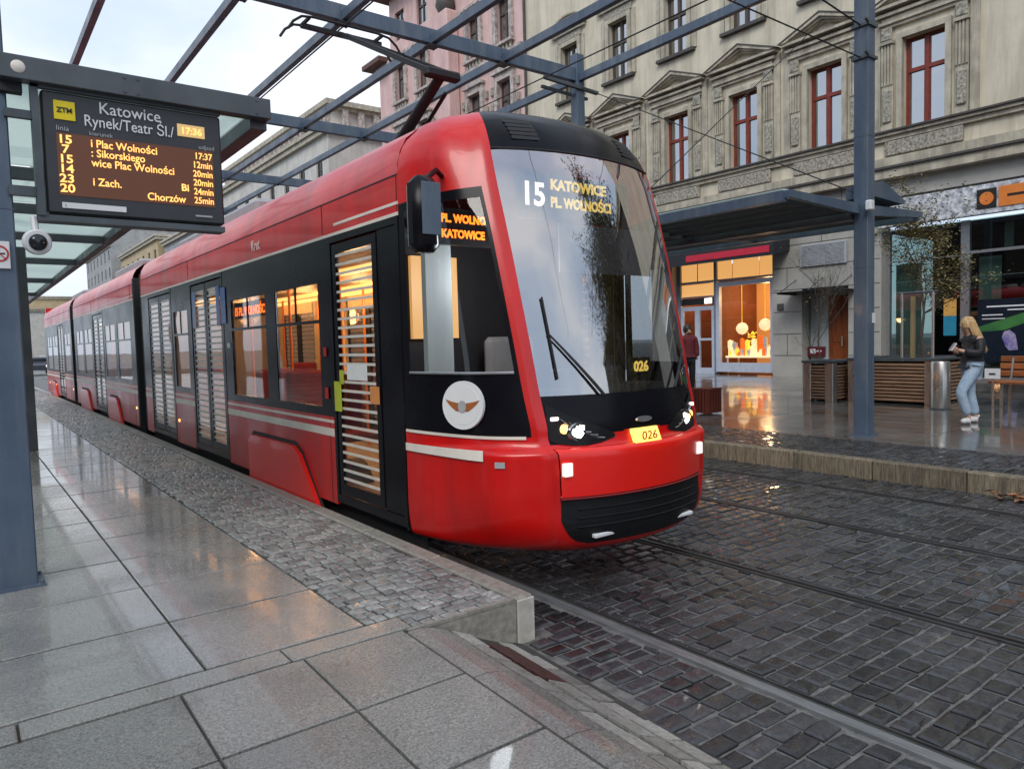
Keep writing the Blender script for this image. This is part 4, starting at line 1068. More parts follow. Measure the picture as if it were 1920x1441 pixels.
mb = MB(); mb.lathe([(.052,-.012),(.048,-.03),(.032,-.046),(0,-.054)], (.425, 5.36, 2.395), 20, 0, (-.1,1,.15)); mb.build('lens', 'cglass', dc, smooth=True)
sg_ = thing('no_smoking_sign', (.25, 5.44, 2.3), 'white no smoking sign with red ring on the left post', 'sign')
mb = MB(); mb.box(.155, .285, 5.435, 5.448, 2.235, 2.40, b=.002); mb.build('panel', 'white', sg_)
mb = MB(); mb.lathe([(.040,0),(.050,0),(.050,-.003),(.040,-.003)], (.23, 5.432, 2.325), 24, 0, (0,-1,0)); mb.bar((.198, 5.431, 2.355), (.262, 5.431, 2.295), .004, .009, up=(0,1,0)); mb.build('ring', 'redprint', sg_)
mb = MB(); mb.box(.20, .26, 5.4335, 5.436, 2.32, 2.33); mb.build('cigarette', 'darkprint', sg_)
st_ = MB(); st_.box(10.215, 10.285, 5.105, 5.118, 1.83, 1.97); tag(st_.build('notice_sticker', 'white'), 'small white notice stuck on the tall blue post', 'sticker')
ls = thing('loudspeaker', (10.05, 5.05, 3.42), 'small white box loudspeaker under the shelter roof on the tall post', 'speaker')
mb = MB(); mb.box(9.99, 10.09, 5.02, 5.11, 3.36, 3.50, b=.015); mb.build('case', 'white', ls)

# ================================================================== RIGHT SHELTER (V-shaped roof on the posts)
rs = thing('platform_shelter', (10.15, 9, .2), 'dark V-shaped steel shelter roof on the right platform in front of the shop', 'shelter')
def wing(sg, tipx, tipz):
    for y in (5.25, 8.15, 11.0, 13.9, 16.9):
        mb = MB(); w_ = .04
        mb.prism([(10.15+sg*.1, 3.34), (10.15+sg*.1, 3.48), (tipx, tipz+.03), (tipx, tipz-.06)], 'y', y-w_, y+w_) ; mb.build('rafter', 'steeldark' if y > 6 else 'steelblue', rs)
    n = 5
    for k in range(n):
        t_ = (k+.5)/n if k < n-1 else 1; x = 10.15+sg*.12+(tipx-(10.15+sg*.12))*t_; z = 3.40+(tipz-3.40)*t_
        mb = MB(); h_ = .05 if k < n-1 else .10; mb.box(x-.055, x+.055, 5.29, 17.3, z-h_, z+.03); mb.build('purlin', 'steelblue' if k == n-1 else 'matblack', rs)
    mb = MB(); mb.prism([(10.15+sg*.1, 3.50), (10.15+sg*.1, 3.515), (tipx, tipz+.06), (tipx, tipz+.045)], 'y', 5.3, 17.3); mb.build('roof_sheet', 'roofglass', rs)
wing(-1, 8.36, 3.47); wing(1, 11.95, 3.50)
mb = MB(); mb.box(10.05, 10.25, 5.34, 17.3, 3.28, 3.42); mb.build('gutter', 'steeldark', rs)
mb = MB(); mb.prism([(10.40, 3.80), (10.7, 3.86), (11.38, 3.63), (11.30, 3.58), (10.40, 3.62)], 'y', 5.2, 5.6); mb.build('end_plate', 'steelblue', rs)

def tree(x, y, z, H, spread, label, leafn, leafs, seed, bare=False, name='tree', fat=1):
    random.seed(seed)
    t = thing(name, (x, y, z), label, 'tree'); wood = MB(); tips = []
    def branch(p, d, L, r, lev):
        pts = [p]; rs = [r]; q = p; dd = d.copy(); n = 4
        for i in range(n):
            dd = (dd+Vector((U(-.2,.2), U(-.2,.2), U(-.08,.14)))).normalized(); q = q+dd*(L/n); pts.append(q); rs.append(r*(1-.55*(i+1)/n))
            if lev > 0: tips.append(q.copy())
        wood.tube(pts, rs, 5 if lev else 7)
        if lev < 3:
            for i in range(5 if lev else 9):
                k = random.randint(1, n); a = U(0, 2*PI); el = U(.1, .9)
                nd = (dd*.5+Vector((math.cos(a)*el, math.sin(a)*el, U(-.05,.55)))*spread).normalized()
                branch(pts[k], nd, L*U(.42,.7), rs[k]*.6, lev+1)
    branch(Vector((x, y, z)), Vector((0,0,1)), H*.55, .055*fat, 0)
    wood.build('trunk', 'bark', t, recalc=False)
    lv = MB()
    for _ in range(leafn):
        c = random.choice(tips)+Vector((random.gauss(0,.15), random.gauss(0,.15), random.gauss(0,.13)))*fat; a = U(0, 6.3); s_ = leafs*U(.6,1.3)
        u = Vector((math.cos(a), math.sin(a), U(-.8,.3))).normalized()*s_; v = Vector((-math.sin(a), math.cos(a), U(-.6,.6))).normalized()*s_*.55
        lv.face([c-u, c+v*.9, c+u, c-v])
    lv.build('crown', 'leaf', t, recalc=False)
# ================================================================== BUILDINGS
FX = 20.0
def cross_window(par, x, yc, w, z0, z1, frame, zt=None, curtain=True):
    zt = zt or z0+(z1-z0)*.64; a, b = yc-w/2, yc+w/2; X = x+.16; t_ = .06
    mb = MB()
    mb.box(X, X+.07, a, a+t_, z0, z1); mb.box(X, X+.07, b-t_, b, z0, z1); mb.box(X+.001, X+.071, a+t_, b-t_, z0, z0+t_); mb.box(X+.001, X+.071, a+t_, b-t_, z1-t_, z1)
    mb.box(X-.02, X+.068, a+t_, b-t_, zt-.05, zt+.05); mb.box(X-.014, X+.066, yc-.045, yc+.045, z0+t_, zt-.05); mb.box(X-.014, X+.066, yc-.045, yc+.045, zt+.05, z1-t_)
    for s_ in (-1, 1):
        m_ = yc+s_*w*.25; mb.box(X+.005, X+.06, yc+s_*.045, yc+s_*.075, z0+t_, z1-t_); mb.box(X+.005, X+.06, yc+s_*(w/2-t_-.03), yc+s_*(w/2-t_), z0+t_, z1-t_)
    W = mb.build('window', frame, par)
    g_ = MB(); g_.face([(X+.035,a+t_,z0+t_),(X+.035,a+t_,z1-t_),(X+.035,b-t_,z1-t_),(X+.035,b-t_,z0+t_)]); g_.build('pane', 'wglass', W, recalc=False)
    if curtain:
        g_ = MB(); n = 14
        for i in range(n):
            y0_, y1_ = a+(b-a)*i/n, a+(b-a)*(i+1)/n
            if abs((y0_+y1_)/2-yc) < w*U(.02,.2): continue
            g_.face([(X+.25+.03*(i%2),y0_,z0),(X+.25+.03*(i%2),y0_,z1),(X+.25+.03*((i+1)%2),y1_,z1),(X+.25+.03*((i+1)%2),y1_,z0)])
        g_.build('curtain', 'curtain', W, recalc=False)
    return W
# ---- cream tenement
cb = thing('tenement_house', (FX, 14, .4), 'cream tenement house with carved window pediments and red-brown windows above the lit shop', 'building')
Y0, Y1 = -2.0, 24.9
cols = [8.70, 11.36, 14.04, 16.70, 19.40, 22.07]
F1, F1T, F2, F2T = 6.97, 9.27, 11.25, 13.35
holes = [(c-.52, c+.52, F1, F1T) for c in cols]+[(c-.48, c+.48, F2, F2T) for c in cols]+[(c-.48, c+.48, 15.4, 17.2) for c in cols]
mb = MB(); wall_holes(mb, FX, Y0, Y1, 5.72, 18.5, holes, .3); mb.face([(FX,Y1,5.72),(FX,Y1,18.5),(FX+12,Y1,18.5),(FX+12,Y1,5.72)]); mb.face([(FX,Y0,5.72),(FX,Y0,18.5),(FX+12,Y0,18.5),(FX+12,Y0,5.72)])
mb.build('upper_wall', 'creamwall', cb, recalc=False)
mb = MB(); mb.box(FX+.6, FX+.65, Y0, Y1, 5.8, 18.4); mb.build('room_darkness', 'dark_int', cb)
mb = MB(); mb.box(FX-.5, FX+12, Y0-.1, Y1+.1, 18.5, 18.9); mb.build('roof_cornice', 'stonetrim', cb)
mb = MB(); mb.box(FX-.14, FX+.02, Y0, Y1, 5.96, 6.28); mb.box(FX-.26, FX+.02, Y0, Y1, 5.72, 5.96); mb.build('string_course', 'stonetrim', cb)
mb = MB(); mb.box(FX-.33, FX+.02, Y0, Y1, 5.962, 6.02); mb.build('ledge_lead', 'darkledge', cb)
mb = MB(); mb.box(FX-.10, FX+.01, Y0, Y1, 6.72, 6.84); mb.box(FX-.18, FX+.01, Y0, Y1, 6.84, 6.92); mb.build('sill_course', 'stonetrim', cb)
mb = MB(); mb.box(FX-.24, FX+.01, Y0, Y1, 6.922, 6.97); mb.build('ledge_lead', 'darkledge', cb)
for i, c in enumerate(cols):
    cross_window(cb, FX, c, 1.04, F1, F1T, 'redframe')
    cross_window(cb, FX, c, .96, F2, F2T, 'darkframe')
    cross_window(cb, FX, c, .96, 15.4, 17.2, 'darkframe')
    # aedicule round the first-floor window
    mb = MB()
    mb.box(FX-.10, FX+.01, c-.66, c-.52, F1+.001, F1T+.14); mb.box(FX-.10, FX+.01, c+.52, c+.66, F1+.001, F1T+.14); mb.box(FX-.10, FX+.01, c-.52, c+.52, F1T, F1T+.14)
    for s_ in (-1, 1):
        pc_ = c+s_*.90
        mb.box(FX-.12, FX+.01, pc_-.15, pc_+.15, 6.975, 7.12)
        for q in range(4):
            yy = pc_-.12+.08*q; mb.box(FX-.11, FX+.01, yy-.022, yy+.022, 8.16, 9.20)
        mb.box(FX-.07, FX+.005, pc_-.15, pc_+.15, 7.12, 9.20)
        mb.box(FX-.16, FX+.01, pc_-.17, pc_+.17, 9.20, 9.28)
        mb.box(FX-.07, FX+.01, c+s_*1.18-.10, c+s_*1.18+.10, 6.975, 10.1)
    mb.build('window_surround', 'stonetrim', cb)
    mb = MB()
    for s_ in (-1, 1):
        pc_ = c+s_*.90
        mb = MB(); mb.box(FX-.13, FX-.06, pc_-.11, pc_+.11, 7.2, 8.02, b=.02); mb.build('carved_panel', 'ornament', cb)
        mb = MB(); mb.box(FX-.16, FX-.07, pc_-.14, pc_+.14, 9.285, 9.62, b=.03); mb.build('carved_capital', 'ornament', cb)
    mb = MB(); mb.box(FX-.11, FX-.005, c-.95, c+.95, 6.32, 6.70, b=.02); mb.build('carved_panel', 'ornament', cb)
    mb = MB()
    for (dz, dx, hw) in ((9.62,.10,1.06),(9.70,.16,1.10),(9.80,.12,1.04),(9.90,.20,1.16),(10.06,.30,1.24)):
        mb.box(FX-dx, FX+.01, c-hw, c+hw, dz, dz+.075)
    mb.build('entablature', 'stonetrim', cb)
    mb = MB(); zb, za, hw = 10.14, 10.64, 1.28
    for dx, off, th in ((.34,0,.07),(.26,.07,.07),(.18,.15,.05)):
        for s_ in (-1, 1):
            mb.prism([(c+s_*(hw-off*1.4), zb+.0), (c+s_*(hw-off*1.4-.22), zb+.0), (c, za-off-th-.03), (c, za-off)] , 'x', FX-dx, FX+.01)
    mb.prism([(c-hw+.3, zb+.001), (c+hw-.3, zb+.001), (c, za-.2)], 'x', FX-.06, FX+.01)
    mb.build('pediment', 'stonetrim', cb)
    mb = MB()
    for s_ in (-1, 1): mb.face([(FX-.36, c+s_*(hw+.03), zb+.01), (FX-.36, c, za+.03), (FX+.01, c, za+.06), (FX+.01, c+s_*(hw+.03), zb+.04)]); mb.face([(FX-.362, c+s_*(hw+.03), zb-.02), (FX-.362, c, za-.005), (FX-.362, c, za+.03), (FX-.362, c+s_*(hw+.03), zb+.015)])
    mb.build('ledge_lead', 'darkledge', cb)
    # second floor
    mb = MB()
    mb.box(FX-.08, FX+.01, c-.64, c-.48, F2+.001, F2T+.16); mb.box(FX-.08, FX+.01, c+.48, c+.64, F2+.001, F2T+.16); mb.box(FX-.08, FX+.01, c-.48, c+.48, F2T, F2T+.16)
    mb.box(FX-.05, FX+.01, c-.86, c-.70, F2+.001, F2T+.16); mb.box(FX-.05, FX+.01, c+.70, c+.86, F2+.001, F2T+.16)
    mb.box(FX-.14, FX+.01, c-.95, c+.95, F2T+.45, F2T+.55); mb.box(FX-.20, FX+.01, c-1.0, c+1.0, F2T+.55, F2T+.64)
    pts = []
    for q in range(13):
        a = PI*q/12; pts.append((c+math.cos(a)*.98, F2T+.64+math.sin(a)*.50))
    mb.prism(pts, 'x', FX-.10, FX+.01)
    mb.tube([(FX-.12, p[0], p[1]) for p in pts], .06, 6)
    mb.build('window_hood', 'stonetrim', cb)
    mb = MB(); mb.box(FX-.06, FX+.01, c-.7, c+.7, F2T+.17, F2T+.44, b=.02); mb.build('carved_panel', 'ornament', cb)
    mb = MB(); mb.box(FX-.16, FX+.01, c-.80, c+.80, F2-.10, F2-.001); mb.build('window_sill', 'darkledge', cb)
for y in (5.9, 4.4): 
    mb = MB(); mb.box(FX-.05, FX+.01, y-.02, y+.02, 6.98, 14); mb.build('wall_strip', 'stonetrim', cb)
mb = MB(); mb.tube([(FX-.10, 24.8, .4), (FX-.10, 24.8, 18.4)], .06, 8); mb.build('drainpipe', 'darkledge', cb, smooth=True)
# ground floor : pier, recess, shop openings
ND0, ND1 = 10.70, 12.12
gh = [(ND0, ND1, .30, 3.03), (13.1, 17.05, .30, 4.75), (2.2, 9.78, .30, 5.25), (18.0, 20.6, .3, 4.2), (21.6, 24.2, .3, 4.2)]
mb = MB(); wall_holes(mb, FX+.02, Y0, Y1, .30, 5.72, gh, .5); mb.build('ground_wall', 'stonepanel', cb, recalc=False)
for z in (1.05, 1.70, 2.36, 3.02, 3.68, 4.34, 5.0):
    for a, b in ((9.82, ND0-.02), (ND1+.02, 13.06)) if z < 3.02 else ((9.82, 13.06),): mb = MB(); mb.box(FX+.012, FX+.03, a, b, z-.008, z+.008); mb.build('cladding_joint', 'darkledge', cb)
for y, a, b in ((10.45,3.68,4.34),(11.5,4.34,5),(12.6,3.02,3.68),(12.6,1.05,1.7),(10.9,5,5.7)): mb = MB(); mb.box(FX+.013, FX+.03, y-.007, y+.007, a+.009, b-.009); mb.build('cladding_joint', 'darkledge', cb)
mb = MB()
mb.box(FX-.05, FX+.02, 10.73, 12.13, 3.65, 4.29, b=.01)
for q in range(16): mb.box(FX-.065, FX-.045, 10.78, 12.08, 3.70+.036*q, 3.715+.036*q)
mb.build('vent_grille', 'greyprint', cb)
mb = MB(); mb.box(FX+.52, FX+.56, ND0, ND1, .3, 3.03); mb.build('recess_wall', 'stonepanel', cb)
mb = MB(); mb.box(FX+.44, FX+.51, 10.72, 11.50, .38, 2.75, b=.01)
for a in (10.80, 11.14): 
    for z0, z1 in ((.55,1.3),(1.42,2.6)): mb.box(FX+.42, FX+.445, a, a+.26, z0, z1, b=.008)
D_ = mb.build('entrance_door', 'wooddoor', cb); mb = MB(); mb.box(FX+.38, FX+.43, 11.06, 11.10, 1.3, 1.6); mb.build('handle', 'steel', D_)
mb = MB(); mb.box(FX+.42, FX+.515, 11.52, 12.08, .38, 2.75); mb.build('side_panel', 'cabgrey', cb)
mb = MB(); mb.box(FX+.3, FX+.42, 11.6, 12.1, 1.02, 1.30); BS = mb.build('house_sign', 'bordeaux', cb); mb = MB(); mb.box(FX+.29, FX+.299, 11.85, 12.02, 1.10, 1.24); mb.box(FX+.29, FX+.299, 11.66, 11.82, 1.15, 1.19); mb.build('sign_marks', 'white', BS)
mb = MB(); mb.box(FX-.02, FX+.02, 12.72, 12.92, 2.42, 2.62); mb.build('wall_lamp_box', 'darkledge', cb)
dcn = thing('door_canopy', (FX-.4, 11.4, 2.9), 'flat dark glass canopy on thin steel brackets above the wooden house door', 'canopy')
mb = MB(); mb.box(FX-1.0, FX+.3, 10.45, 12.45, 2.885, 2.905); mb.build('glass_sheet', 'cglass', dcn)
mb = MB()
for y in (10.6, 11.45, 12.3): mb.bar((FX+.02, y, 2.86), (FX-.95, y, 2.87), .03, .05); mb.bar((FX+.02, y, 3.3), (FX-.8, y, 2.92), .02)
mb.build('bracket', 'steeldark', dcn)
# shop front 1
def shopfront():
    mb = MB(); mb.box(FX+.3, FX+.40, 13.12, 13.20, .44, 4.3); mb.box(FX+.3, FX+.40, 15.40, 15.50, .44, 4.3); mb.box(FX+.3, FX+.40, 16.92, 17.04, .44, 4.3)
    mb.box(FX+.29, FX+.41, 13.12, 17.04, 3.50, 3.56); mb.box(FX+.30, FX+.40, 15.50, 16.92, 3.02, 3.06); mb.build('shop_frame', 'shopgrey', cb)
    mb = MB(); a, b, c, d = 13.2, 15.40, .50, 3.46; t_ = .14
    mb.box(FX+.26, FX+.40, a, a+t_, c, d); mb.box(FX+.26, FX+.40, b-t_, b, c, d); mb.box(FX+.261, FX+.40, a+t_, b-t_, d-t_, d); mb.box(FX+.261, FX+.40, a+t_, b-t_, c, c+.30)
    SW = mb.build('shop_window', 'shopwhite', cb)
    g_ = MB(); g_.face([(FX+.33,a+t_,c+.3),(FX+.33,a+t_,d-t_),(FX+.33,b-t_,d-t_),(FX+.33,b-t_,c+.3)]); g_.build('pane', 'shopglass', SW, recalc=False)
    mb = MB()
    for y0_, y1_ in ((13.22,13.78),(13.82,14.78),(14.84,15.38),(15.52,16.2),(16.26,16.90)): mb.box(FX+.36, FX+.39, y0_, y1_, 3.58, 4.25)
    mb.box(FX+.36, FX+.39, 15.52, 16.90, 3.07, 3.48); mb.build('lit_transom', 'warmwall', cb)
    mb = MB(); mb.box(FX+.36, FX+.42, 15.52, 16.90, 2.78, 3.0); mb.build('door_header', 'matblack', cb)
    mb = MB(); mb.box(FX+.34, FX+.355, 15.62, 15.92, 2.80, 2.98); mb.build('lit_door_sign', 'ledwhite', cb)
    mb = MB()
    for y0_ in (15.52, 16.22):
        mb.box(FX+.32, FX+.40, y0_, y0_+.10, .42, 2.72); mb.box(FX+.32, FX+.40, y0_+.60, y0_+.70, .42, 2.72); mb.box(FX+.321, FX+.40, y0_+.1, y0_+.6, .42, .62); mb.box(FX+.321, FX+.40, y0_+.1, y0_+.6, 2.58, 2.72); mb.box(FX+.321, FX+.40, y0_+.1, y0_+.6, 1.55, 1.63)
    SD_ = mb.build('shop_door', 'shopwhite', cb)
    g_ = MB(); g_.face([(FX+.36,15.6,.6),(FX+.36,15.6,2.6),(FX+.36,16.9,2.6),(FX+.36,16.9,.6)]); g_.build('pane', 'shopglass', SD_, recalc=False)
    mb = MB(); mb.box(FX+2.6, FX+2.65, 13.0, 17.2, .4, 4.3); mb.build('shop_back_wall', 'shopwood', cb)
    mb = MB(); mb.box(FX+.5, FX+2.6, 12.95, 13.0, .4, 4.3); mb.box(FX+.5, FX+2.6, 17.1, 17.2, .4, 4.3); mb.box(FX+.5, FX+2.6, 15.42, 15.46, .4, 3.5); mb.build('shop_side_wall', 'shopback', cb)
    mb = MB(); mb.box(FX+.45, FX+2.6, 13.0, 17.1, 3.48, 3.52); mb.box(FX+.45, FX+2.6, 13.0, 17.1, .40, .44); mb.build('shop_ceiling', 'shopback', cb)
    mb = MB()
    for y, x in ((13.5,.9),(13.95,1.3),(14.5,.9),(15.1,1.2),(14.2,1.9),(15.9,1.2)): mb.cyl((FX+x, y, 3.42), (FX+x, y, 3.475), .06, 10)
    mb.build('ceiling_spot', 'lamp', cb)
shopfront()
aw = MB(); aw.prism([(FX-.85, 4.02), (FX-.85, 4.55), (FX+.0, 4.95), (FX+.0, 4.20)], 'y', 12.5, 17.6); AW = thing('awning', (FX, 15, 4.3), 'dark folded awning with bright red front strip above the lit shop window', 'awning'); aw.build('cover', 'awning', AW)
mb = MB(); mb.box(FX-.87, FX-.852, 12.62, 15.7, 4.12, 4.32); mb.build('red_strip', 'awningred', AW)
# displayed goods
k_ = 0
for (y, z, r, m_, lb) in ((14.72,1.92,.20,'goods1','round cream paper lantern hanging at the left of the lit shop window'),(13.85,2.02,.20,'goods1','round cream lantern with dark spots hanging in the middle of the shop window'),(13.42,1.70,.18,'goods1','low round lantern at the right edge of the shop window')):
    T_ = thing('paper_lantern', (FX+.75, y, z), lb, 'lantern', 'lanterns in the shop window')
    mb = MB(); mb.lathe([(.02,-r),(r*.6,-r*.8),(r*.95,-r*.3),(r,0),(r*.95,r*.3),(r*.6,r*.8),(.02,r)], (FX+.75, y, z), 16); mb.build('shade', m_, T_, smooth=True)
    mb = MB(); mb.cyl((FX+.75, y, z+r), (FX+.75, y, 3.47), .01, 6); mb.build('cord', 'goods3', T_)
tb = thing('display_table', (FX+.8, 14.3, .44), 'pale table carrying small goods behind the shop glass', 'table')
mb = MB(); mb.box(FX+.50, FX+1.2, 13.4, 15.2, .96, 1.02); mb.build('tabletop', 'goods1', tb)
for x, y in ((.55,13.45),(1.15,13.45),(.55,15.15),(1.15,15.15)): mb = MB(); mb.box(FX+x-.02, FX+x+.02, y-.02, y+.02, .44, .96); mb.build('leg', 'white', tb)
random.seed(11)
descr = ['topmost pale box in the stack at the left of the shop table','small orange box low at the right of the shop table']
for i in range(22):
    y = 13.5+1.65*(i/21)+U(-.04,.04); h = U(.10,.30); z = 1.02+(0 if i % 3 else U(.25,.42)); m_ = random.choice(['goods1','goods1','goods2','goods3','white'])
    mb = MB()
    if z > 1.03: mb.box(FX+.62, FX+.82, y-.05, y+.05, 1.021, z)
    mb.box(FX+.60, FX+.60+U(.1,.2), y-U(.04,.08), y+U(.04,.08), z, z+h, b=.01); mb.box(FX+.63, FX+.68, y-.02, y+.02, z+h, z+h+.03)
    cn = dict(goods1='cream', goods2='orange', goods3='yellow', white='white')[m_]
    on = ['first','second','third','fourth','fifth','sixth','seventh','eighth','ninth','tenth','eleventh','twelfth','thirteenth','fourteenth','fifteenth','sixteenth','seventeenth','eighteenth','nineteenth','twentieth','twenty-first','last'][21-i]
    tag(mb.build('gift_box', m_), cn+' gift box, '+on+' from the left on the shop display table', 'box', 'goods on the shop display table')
mb = MB()
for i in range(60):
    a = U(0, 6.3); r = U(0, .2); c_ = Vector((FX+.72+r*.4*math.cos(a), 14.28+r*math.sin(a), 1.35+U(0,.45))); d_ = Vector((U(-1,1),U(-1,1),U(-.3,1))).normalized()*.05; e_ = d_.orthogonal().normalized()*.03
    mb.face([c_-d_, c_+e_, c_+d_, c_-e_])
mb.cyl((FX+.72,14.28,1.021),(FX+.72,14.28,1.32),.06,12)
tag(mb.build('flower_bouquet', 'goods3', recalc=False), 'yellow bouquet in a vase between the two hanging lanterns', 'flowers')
for (x, y, z, e, c_) in ((FX+1.5, 14.2, 3.0, 60, (1,.62,.28)), (FX+1.2, 16.2, 3.0, 25, (1,.6,.3))):
    l_ = bpy.data.lights.new('shop_light', 'POINT'); l_.energy = e; l_.color = c_; l_.shadow_soft_size = .2
    lo = bpy.data.objects.new('shop_light', l_); lo.location = (x, y, z); COL.objects.link(lo)
# dark glass store
mb = MB()
mb.box(FX+.28, FX+.40, 7.72, 7.92, .42, 4.42); mb.box(FX+.28, FX+.40, 9.68, 9.78, .42, 4.42); mb.box(FX+.28, FX+.40, 5.2, 5.3, .42, 4.42)
mb.box(FX+.29, FX+.39, 2.2, 7.72, 3.58, 3.65); mb.box(FX+.30, FX+.39, 7.92, 9.68, 3.55, 3.58); mb.box(FX+.29, FX+.39, 2.2, 9.68, .40, .50); mb.build('store_frame', 'alu', cb)
mb = MB(); mb.face([(FX+.34,2.2,.45),(FX+.34,2.2,4.42),(FX+.34,9.7,4.42),(FX+.34,9.7,.45)]); mb.build('store_pane', 'storeglass', cb, recalc=False)
mb = MB(); mb.box(FX+3.4, FX+3.5, 2, 9.9, .4, 4.4); mb.box(FX+.5, FX+3.4, 2, 9.9, 4.38, 4.42); mb.build('store_darkness', 'dark_int', cb)
mb = MB(); mb.box(FX+.6, FX+.62, 7.12, 7.62, .5, 3.5); mb.box(FX+.6, FX+.62, 9.0, 9.66, .5, 3.5); mb.box(FX+.7, FX+.72, 6.9, 7.1, 3.7, 4.3); mb.build('pale_curtain', 'cabgrey', cb)
sf_ = thing('shop_sign_band', (FX-.1, 7, 4.45), 'white patterned sign band above the dark glass store', 'sign')
mb = MB(); mb.box(FX-.16, FX+.0, 2.2, 9.78, 4.45, 5.16, b=.01); mb.build('panel', 'fascia', sf_)
mb = MB(); mb.box(FX-.18, FX-.161, 6.98, 7.40, 4.58, 5.04); sq = mb.build('dark_square', 'signdark', sf_)
mb = MB(); mb.lathe([(0,-.01),(.15,-.01),(.155,0)], (FX-.181, 7.19, 4.81), 24, 0, (1,0,0)); mb.build('orange_disc', 'signorange', sq)
mb = MB(); mb.box(FX-.185, FX-.161, 4.2, 6.93, 4.58, 5.05); oo = mb.build('orange_panel', 'signorange', sf_)
mb = MB(); mb.box(FX-.19, FX-.186, 4.4, 6.75, 4.79, 4.85); mb.build('dark_line', 'signdark', oo)
po = thing('poster', (FX+.2, 6.6, .9), 'large navy and green advertising poster with white lines in the store window', 'poster')
mb = MB(); mb.box(FX+.22, FX+.25, 4.6, 7.50, .88, 2.42); mb.build('sheet', 'posternavy', po)
mb = MB(); mb.prism([(7.48,1.75),(7.48,1.62),(6.9,1.66),(5.6,2.15),(5.6,2.4),(6.4,2.1)], 'x', FX+.214, FX+.2185); mb.build('green_sweep', 'postergreen', po)
mb = MB()
for (a, b, z, h) in ((6.2,7.3,2.22,.035),(6.2,6.85,2.13,.03),(6.95,7.4,2.02,.025),(6.9,7.4,1.93,.02),(6.0,6.4,1.05,.03)): mb.box(FX+.214, FX+.2185, a, b, z, z+h)
mb.build('white_lines', 'white', po)
mb = MB(); mb.prism([(6.92,1.62),(6.96,1.48),(6.88,1.26),(6.80,1.16),(6.62,1.18),(6.64,1.35),(6.68,1.55),(6.8,1.66)], 'x', FX+.210, FX+.2135); mb.build('purple_figure', 'posterpurple', po)
p2 = thing('poster', (FX+.3, 8.15, 1.5), 'narrow blue and amber poster beside the glass door', 'poster')
mb = MB(); mb.box(FX+.25, FX+.275, 8.0, 8.30, 1.55, 2.05); mb.build('blue_half', 'posterblue', p2); mb = MB(); mb.box(FX+.25, FX+.275, 8.0, 8.30, 2.051, 2.5); mb.build('amber_half', 'posterorange', p2)
block_later = True
# ---- pink tenement
pk = thing('tenement_house', (FX, 31, .4), 'pink tenement house with white stucco window frames beyond the cream house', 'building')
pc_ = [26.4+2.35*i for i in range(5)]
hs = []
for c in pc_:
    for z0, z1 in ((6.9,9.2),(11.0,13.3),(15.0,16.9)): hs.append((c-.5, c+.5, z0, z1))
mb = MB(); wall_holes(mb, FX+.05, 25.0, 38.3, .3, 17.3, hs, .25); wall_holes(mb, FX+.06, 25.0, 36.9, 17.3, 20.6, [(c-.5, c+.5, 18.2, 19.7) for c in pc_], .25)
mb.face([(FX+.05,38.3,.3),(FX+.05,38.3,17.3),(FX+12,38.3,17.3),(FX+12,38.3,.3)]); mb.face([(FX+.05,36.9,17.3),(FX+.05,36.9,20.6),(FX+12,36.9,20.6),(FX+12,36.9,17.3)]); mb.build('wall', 'pink', pk, recalc=False)
mb = MB(); mb.box(FX+.5, FX+.55, 25.1, 38.2, .4, 17.2); mb.box(FX+.5, FX+.55, 25.1, 36.8, 17.2, 20.4); mb.build('room_darkness', 'dark_int', pk)
mb = MB(); mb.box(FX-.7, FX+.1, 36.9, 39.0, 17.3, 17.55); mb.box(FX-.8, FX+12, 24.95, 37.4, 20.6, 20.9); mb.build('eaves', 'brownroof', pk)
mb = MB(); mb.prism([(FX-.8,20.9),(FX+6,24.5),(FX+12,20.9)], 'y', 24.95, 37.4); mb.build('roof', 'brownroof', pk)
mb = MB()
for z in (5.9, 10.2, 14.2, 17.1): mb.box(FX-.18, FX+.06, 25.0, 38.3, z, z+.25)
for c in pc_:
    for z0, z1 in ((6.9,9.2),(11.0,13.3),(15.0,16.9)):
        mb.box(FX-.10, FX+.06, c-.72, c-.5, z0-.1, z1+.3); mb.box(FX-.10, FX+.06, c+.5, c+.72, z0-.1, z1+.3); mb.box(FX-.10, FX+.06, c-.5, c+.5, z1, z1+.3); mb.box(FX-.22, FX+.06, c-.8, c+.8, z1+.3, z1+.42); mb.box(FX-.18, FX+.06, c-.75, c+.75, z0-.22, z0-.1)
    if z1 < 99:
        for z in (9.75, 13.75): mb.prism([(c-.7,z),(c+.7,z),(c,z+.35)], 'x', FX-.15, FX+.06)
mb.build('stucco_trim', 'pinktrim', pk)
mb = MB()
for c in pc_:
    for z in (10.55, 14.5): 
        for q in range(5): mb.box(FX-.08, FX+.05, c-.6+.26*q, c-.45+.26*q, z, z+.3, b=.03)
    for s_ in (-1, 1):
        for z in (7.2, 7.9, 8.6, 11.4, 12.1, 12.8): mb.box(FX-.08, FX+.055, c+s_*.95-.1, c+s_*.95+.1, z, z+.4, b=.04)
mb.build('carved_ornament', 'ornament', pk)
for c in pc_:
    for z0, z1 in ((6.9,9.2),(11.0,13.3),(15.0,16.9)): cross_window(pk, FX+.02, c, 1.0, z0, z1, 'darkframe')
for c in pc_: cross_window(pk, FX+.02, c, 1.0, 18.2, 19.7, 'darkframe')
mb = MB(); mb.lathe([(.35,17.6),(.5,17.9),(.42,18.3),(.15,18.6),(.0,18.65)], (FX-.3, 30.6, 0), 14); mb.build('bay_dome', 'darkledge', pk, smooth=True)
mb = MB(); mb.box(FX-.7, FX+.05, 30.0, 31.2, 10.6, 17.6, b=.1); mb.build('bay', 'pink', pk)
